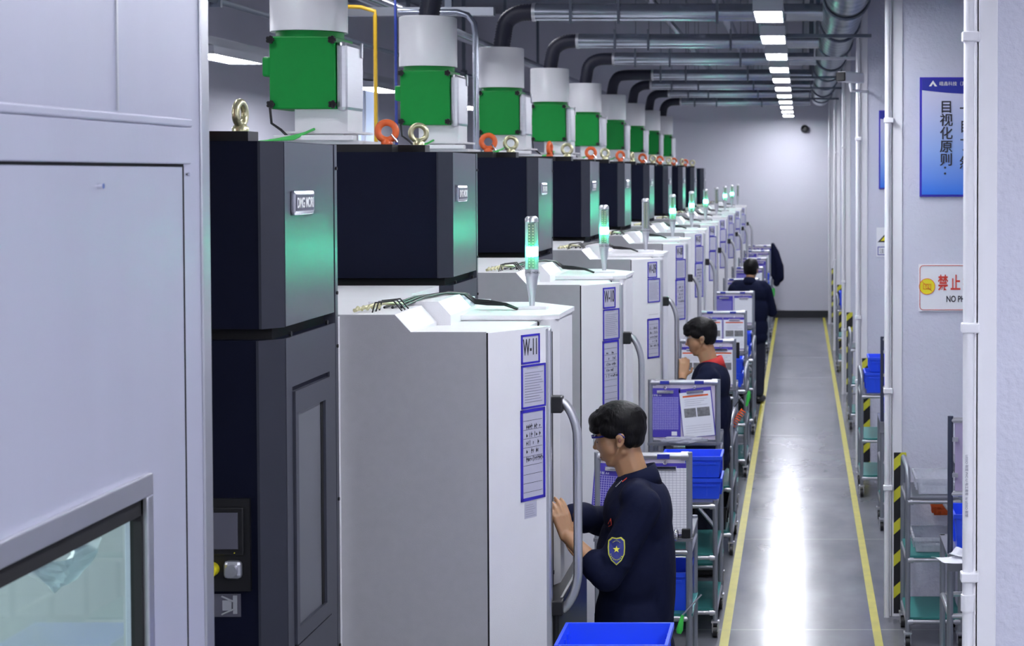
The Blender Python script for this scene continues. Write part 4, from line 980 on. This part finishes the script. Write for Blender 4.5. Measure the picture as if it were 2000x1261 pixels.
def person(loc, rz, lab, P, voxel=.0045, glasses=True, scale=1.0, seed=1, badge=False, inner_red=False, glass_mat='glasses'):
    """local frame: forward -X, up Z. P: joints in local coordinates."""
    base = Matrix.Translation(Vector(loc)) @ Matrix.Rotation(rz, 4, 'Z') @ Matrix.Scale(scale, 4)
    HM = base @ Matrix.Translation(P['head']) @ Matrix.Rotation(P.get('tilt', 0), 4, 'Y')
    B = Loc(HM); head_blobs(B); Bb = Loc(base); Bb.mb = B.mb
    h = Vector(P['head']); nb = Vector(P['neck'])
    Bb.cap(h + Vector((.028, 0, -.055)), .049, nb + Vector((0, 0, -.02)), .053)
    Bb.cap(h + Vector((.0, 0, -.055)), .045, nb + Vector((-.02, 0, -.01)), .05)
    Bb.ell((0, 0, nb.z - .33), (.09, .15, .24)); Bb.cap((.01, -.10, nb.z - .095), .045, (.01, .10, nb.z - .095), .045); Bb.ell((0, 0, .92), (.095, .14, .12))
    for s_ in (-1, 1):
        Bb.cap((0, .09 * s_, .88), .075, (-.01, .10 * s_, .48), .05); Bb.cap((-.01, .10 * s_, .48), .05, (.02, .10 * s_, .09), .035)
        Bb.cap((.02, .10 * s_, .05), .032, (-.12, .115 * s_, .035), .026)
    for q, sd in (('L', -1), ('R', 1)):
        S, E, W = P[q]; Bb.cap(Vector(S), .05, Vector(E), .038); Bb.cap(Vector(E), .038, Vector(W), .026)
        hd = P[q + 'h']; hand(Bb, W, hd[0], hd[1], .98, hd[2], hd[3])
    me = remesh(B.mb, voxel, 2, 'person', Vector(loc), 'skin')
    ob = bpy.data.objects.new('person', me); C.objects.link(ob); ob.location = loc; tag(ob, lab, 'person', 'workers at the machines')
    def child(name, mb, vx, sm, m, raw=False):
        m2 = remesh(mb, vx, sm, name, Vector(loc), m); o = bpy.data.objects.new(name, m2); C.objects.link(o); o.parent = ob; return o
    # hair
    Hh = Loc(HM); hair_blobs(Hh, seed); child('hair', Hh.mb, max(.005, voxel), 5, 'hair')
    # jacket
    J = Loc(base)
    tors = P.get('torso')
    for c, r in tors: J.ell(c, r)
    J.cap((.01, -.155, nb.z - .065), .062, (.01, .155, nb.z - .065), .062)
    J.cap(nb + Vector((.0, 0, -.075)), .10, nb + Vector((0, 0, -.045)), .072)
    for q in 'LR':
        S, E, W = [Vector(v) for v in P[q]]; fr = P.get('cuff' + q, .35)
        J.cap(S, .074, S.lerp(E, .5), .066); J.cap(S.lerp(E, .5), .066, E, .060); c = E.lerp(W, fr); J.cap(E, .059, c, .05)
        # folds
        for t in (.25, .5, .75): J.ell(S.lerp(E, t) + Vector((.0, 0, .0)), (.070, .070, .016), Matrix.Rotation(.6 * t, 3, 'Y'))
        for t in (.2, .7): J.cap(E.lerp(c, t), .062, E.lerp(c, t + .12), .06)
    jk = child('jacket', J.mb, max(.008, voxel), 5, 'jacket')
    # collar: open ring of cloth around the neck
    cn = nb; col = MB(); V = []; n_ = 28
    for i in range(n_):
        a = 2 * PI * i / n_
        dx, dy = math.cos(a), math.sin(a)
        low = .020 * (1 + dx) * .5
        for rr_, zz in ((.092, -.060), (.078, -.012), (.063, .008 + low), (.058, .006 + low), (.062, -.04)):
            V.append(base @ (cn + Vector((dx * rr_ * 1.08 + .004, dy * rr_, zz + dx * .012))))
    col.add(V, [(i * 5 + k, ((i + 1) % n_) * 5 + k, ((i + 1) % n_) * 5 + (k + 1) % 5, i * 5 + (k + 1) % 5) for i in range(n_) for k in range(5)], True)
    cc = col.build('collar', 'red_cloth' if inner_red else 'jacket', jk)
    # trousers and shoes
    T = Loc(base); T.ell((0, 0, .86), (.115, .165, .12))
    for s_ in (-1, 1): T.cap((0, .085 * s_, .84), .095, (-.01, .10 * s_, .48), .075); T.cap((-.01, .10 * s_, .48), .075, (.01, .10 * s_, .12), .062)
    child('trousers', T.mb, .012, 4, 'trousers')
    for s_ in (-1, 1):
        S_ = Loc(base); S_.cap((.045, .105 * s_, .045), .043, (-.13, .12 * s_, .038), .038); S_.ell((-.04, .11 * s_, .02), (.13, .045, .02)); child('shoe', S_.mb, .010, 2, 'black')
    # spectacles
    G = Loc(HM)
    if glasses:
        g = MB(); xe, ze = hp(1158, 853); xr, zr = hp(1221, 849); mr = lambda *v: HM @ Vector(v)
        for s_ in (-1, 1):
            g.tube([mr(xe, .060 * s_, ze), mr(xe + .03, .070 * s_, ze + .004), mr(hp(1200, 0)[0], .078 * s_, zr + .010), mr(hp(1213, 0)[0], .080 * s_, zr + .008), mr(xr, .080 * s_, zr - .006)], .0038, 8)
            g.tube([mr(xe - .005, .008 * s_, ze), mr(xe - .006, .03 * s_, ze + .003), mr(xe, .060 * s_, ze)], .0042, 8)
        g.tube([mr(xe - .005, -.008, ze), mr(xe - .005, .008, ze)], .0035, 8)
        go = g.build('glasses', glass_mat, ob)
        for s_ in (-1, 1):
            l_ = MB(); V = [mr(xe - .006 + .010 * (abs(yy) / .06) , yy * s_, ze - zz) for yy, zz in ((.008, 0), (.062, 0), (.060, .022), (.046, .036), (.022, .036), (.010, .024))]
            V2 = [v + HM.to_3x3() @ Vector((.0018, 0, 0)) for v in V]
            l_.add(V + V2, [(0, 1, 2, 3, 4, 5), (11, 10, 9, 8, 7, 6)] + [(i, (i + 1) % 6, 6 + (i + 1) % 6, 6 + i) for i in range(6)]); l_.build('lens', 'lens', go)
    # eyes and lips are small surface parts of the face
    ey = MB()
    for s_ in (-1, 1):
        x, z = hp(1166.3, 864); ey.ell(HM @ Vector((x + .001, .030 * s_, z)), (.007, .012, .0026), HM.to_3x3(), 2)
        x, z = hp(1163.5, 851.5); ey.ell(HM @ Vector((x, .031 * s_, z)), (.006, .018, .0026), HM.to_3x3(), 2)
    ey.build('eyes_and_brows', 'ink', ob)
    for s_ in (-1, 1):
        x, z = hp(1212, 855); MB().ell(HM @ Vector((x, .0825 * s_, z)), (.007, .003, .013), HM.to_3x3(), 2).build('ear_shade', 'lips', ob)  # darker ellipsoid paints the shadow inside the ear
    x, z = hp(1171.5, 896); MB().ell(HM @ Vector((x, 0, z)), (.0065, .020, .004), HM.to_3x3(), 2).build('lips', 'lips', ob)
    return ob, base, jk

# nearest worker: facing left, left hand on the door edge
def L1(px, py, Y):
    p = at(px, py, Y); return (p.x + .63, p.y - 6.52, p.z)
P1 = dict(head=(-.065, 0, 1.598), neck=(-.002, 0, 1.445), tilt=0,
          torso=[((.0, 0, 1.30), (.132, .205, .15)), ((-.012, 0, 1.10), (.150, .205, .25)), ((-.012, 0, .88), (.155, .20, .22)), ((-.008, 0, .76), (.155, .20, .12)), ((.07, 0, 1.28), (.068, .165, .14)), ((.095, 0, 1.05), (.055, .15, .3))],
          L=[L1(1255, 988, 6.35), L1(1186, 1124, 6.28), L1(1108, 1046, 6.34)], R=[(-.0, .17, 1.33), L1(1190, 1020, 6.72), L1(1108, 1004, 6.55)],
          Lh=((-.32, .12, 1.0), (.55, -.9, .1), .42, 1), Rh=((.03, -.15, -1), (-1, .1, 0), .3, -1), cuffL=.34, cuffR=.86)
pw, base1, jk1 = person((-.63, 6.52, 0), 0, 'worker in navy jacket and blue glasses, nearest, hand at the machine door', P1, .0042)
# shoulder badge and collar stitching on the jacket of the nearest worker
def on_sleeve(px, py, out=0):
    Y = 6.2; p = at(px, py, Y); return p
bpy.context.view_layer.update()
dg = bpy.context.evaluated_depsgraph_get()
def snap(px, py, out=.002):                # nearest jacket surface along a sight line from the aisle side
    o = Vector((0, 0, H)); tgt = at(px, py, 6.5); d = (tgt - o).normalized()
    ok, loc_, nrm, idx = jk1.ray_cast(o - Vector(jk1.matrix_world.translation), d)
    if not ok: return tgt + Vector((0, -.2, 0))
    return loc_ + Vector(jk1.matrix_world.translation) - d * out
def patch(outline, m, name, parent, out, cx, cy):
    V = [snap(cx, cy, out)] + [snap(x, y, out) for x, y in outline]; n_ = len(outline); V2 = [v + Vector((0, .003, 0)) for v in V]
    mb = MB().add(V + V2, [(0, 1 + i, 1 + (i + 1) % n_) for i in range(n_)] + [(n_ + 1, n_ + 2 + (i + 1) % n_, n_ + 2 + i) for i in range(n_)] + [(1 + i, n_ + 2 + i, n_ + 2 + (i + 1) % n_, 1 + (i + 1) % n_) for i in range(n_)])
    return mb.build(name, m, parent)
sh_ = [(0, -26), (9, -28), (16, -22), (17, -8), (16, 6), (10, 18), (0, 27), (-10, 18), (-16, 6), (-17, -8), (-16, -22), (-9, -28)]
bx, by = 1204, 1076
pt = patch([(bx + x, by + y) for x, y in sh_], 'badge_yellow', 'shoulder_badge', jk1, .005, bx, by)
patch([(bx + x * .86, by + y * .9) for x, y in sh_], 'badge_blue', 'badge_field', jk1, .0075, bx, by)
st_ = [(0 + (7 if i % 2 == 0 else 2.9) * math.sin(i * PI / 5), (7 if i % 2 == 0 else 2.9) * -math.cos(i * PI / 5) - 4) for i in range(10)]
patch([(bx + x, by + y) for x, y in st_], 'star', 'badge_star', jk1, .0095, bx, by - 4)
lv = MB()
for i in range(9):
    a = math.radians(200 + i * 17.5 - 10) ; x = bx + 11.5 * math.cos(a); y = by + 3 - 13.5 * math.sin(a)
    if y > by: lv.ell(snap(x, y, .0088), (.0035, .0012, .002), None, 1)
for i in range(7):
    a = math.radians(60 + i * 10); lv.ell(snap(bx + 13 * math.cos(a) * 1.0, by + 1 - 22 * math.sin(a), .0088), (.0016, .001, .002), None, 1)
lv.build('badge_wreath', 'badge_yellow', jk1)
rs = MB().tube([snap(1215 + 2 * i, 940 - 1.6 * i, .004) for i in range(8)], .0022, 6); rs.build('red_stitching', 'red', jk1)
ws = MB()
for i in range(6): ws.ell(snap(1203 + 2.2 * i, 949 - 2.2 * i, .004), (.0018, .001, .0022), None, 1)
ws.build('collar_print', 'vinyl', jk1)
MB().tube([snap(1188, 1022, .003), snap(1193, 1012, .003), snap(1194, 1024, .003), snap(1189, 1027, .003)], .002, 6).build('chest_mark', 'red', jk1)

# second worker
P2 = dict(head=(-.04, 0, 1.545), neck=(.02, 0, 1.385), tilt=.02,
          torso=[((.02, 0, 1.24), (.13, .205, .16)), ((.01, 0, 1.05), (.15, .21, .25)), ((-.0, 0, .86), (.15, .20, .22)), ((-.0, 0, .75), (.15, .20, .12)), ((.06, 0, 1.24), (.09, .18, .14))],
          L=[(.02, -.17, 1.29), (-.05, -.26, 1.03), (-.20, -.20, 1.22)], R=[(.0, .17, 1.28), (-.06, .20, 1.02), (-.20, .0, 1.08)],
          Lh=((.12, .35, 1.0), (.3, -.9, .2), .7, 1), Rh=((-.6, -.7, .1), (-.2, .2, 1), .8, -1), cuffL=.72, cuffR=.8)
P2['L'] = [(.02, -.17, 1.29), (-.17, -.25, 1.10), (-.155, -.11, 1.30)]
person((-.60, 11.0, 0), 0, 'worker with red collar and clear glasses, thinking with hand raised, second from front', P2, .006, inner_red=True, seed=5, glass_mat='lens')
# third worker seen from behind
P3 = dict(head=(-.05, 0, 1.515), neck=(.015, 0, 1.40), tilt=.25,
          torso=[((.02, 0, 1.25), (.12, .215, .16)), ((.01, 0, 1.05), (.14, .215, .25)), ((-.0, 0, .86), (.15, .21, .22)), ((-.0, 0, .75), (.15, .205, .12)), ((.05, 0, 1.26), (.08, .18, .14))],
          L=[(.02, -.18, 1.29), (-.06, -.25, 1.03), (-.24, -.16, 1.06)], R=[(.0, .18, 1.29), (-.08, .24, 1.03), (-.25, .16, 1.05)],
          Lh=((-.8, .4, .1), (0, 0, 1), .6, 1), Rh=((-.8, -.4, .1), (0, 0, 1), .6, -1), cuffL=.85, cuffR=.85)
person((-.565, 19.25, 0), -1.75, 'worker in dark jacket seen from behind between the far stands', P3, .008, glasses=False, seed=8)
# hanging dark jacket far back
R_ = empty('hanging_jacket', (-.40, 29.84, .6), 'dark jacket hanging from the post of the farthest stand beside the aisle', 'jacket')
hj = MB()
for a, ra, b_, rb in (((-.475, 29.84, 1.36), .035, (-.43, 29.84, 1.22), .07), ((-.43, 29.84, 1.22), .07, (-.37, 29.84, .98), .085), ((-.37, 29.84, .98), .09, (-.36, 29.84, .78), .085), ((-.38, 29.84, .8), .085, (-.41, 29.84, .68), .06), ((-.47, 29.84, 1.3), .04, (-.46, 29.84, .8), .05)):
    hj.cap(a, ra, b_, rb)
mj = remesh(hj, .012, 3, 'cloth', Vector(R_.location), 'jacket'); oj = bpy.data.objects.new('cloth', mj); C.objects.link(oj); oj.parent = R_
MB().tube([(-.50, 29.885, 1.35), (-.495, 29.86, 1.40), (-.475, 29.84, 1.37)], .008, 8).build('hook', 'steel', R_)
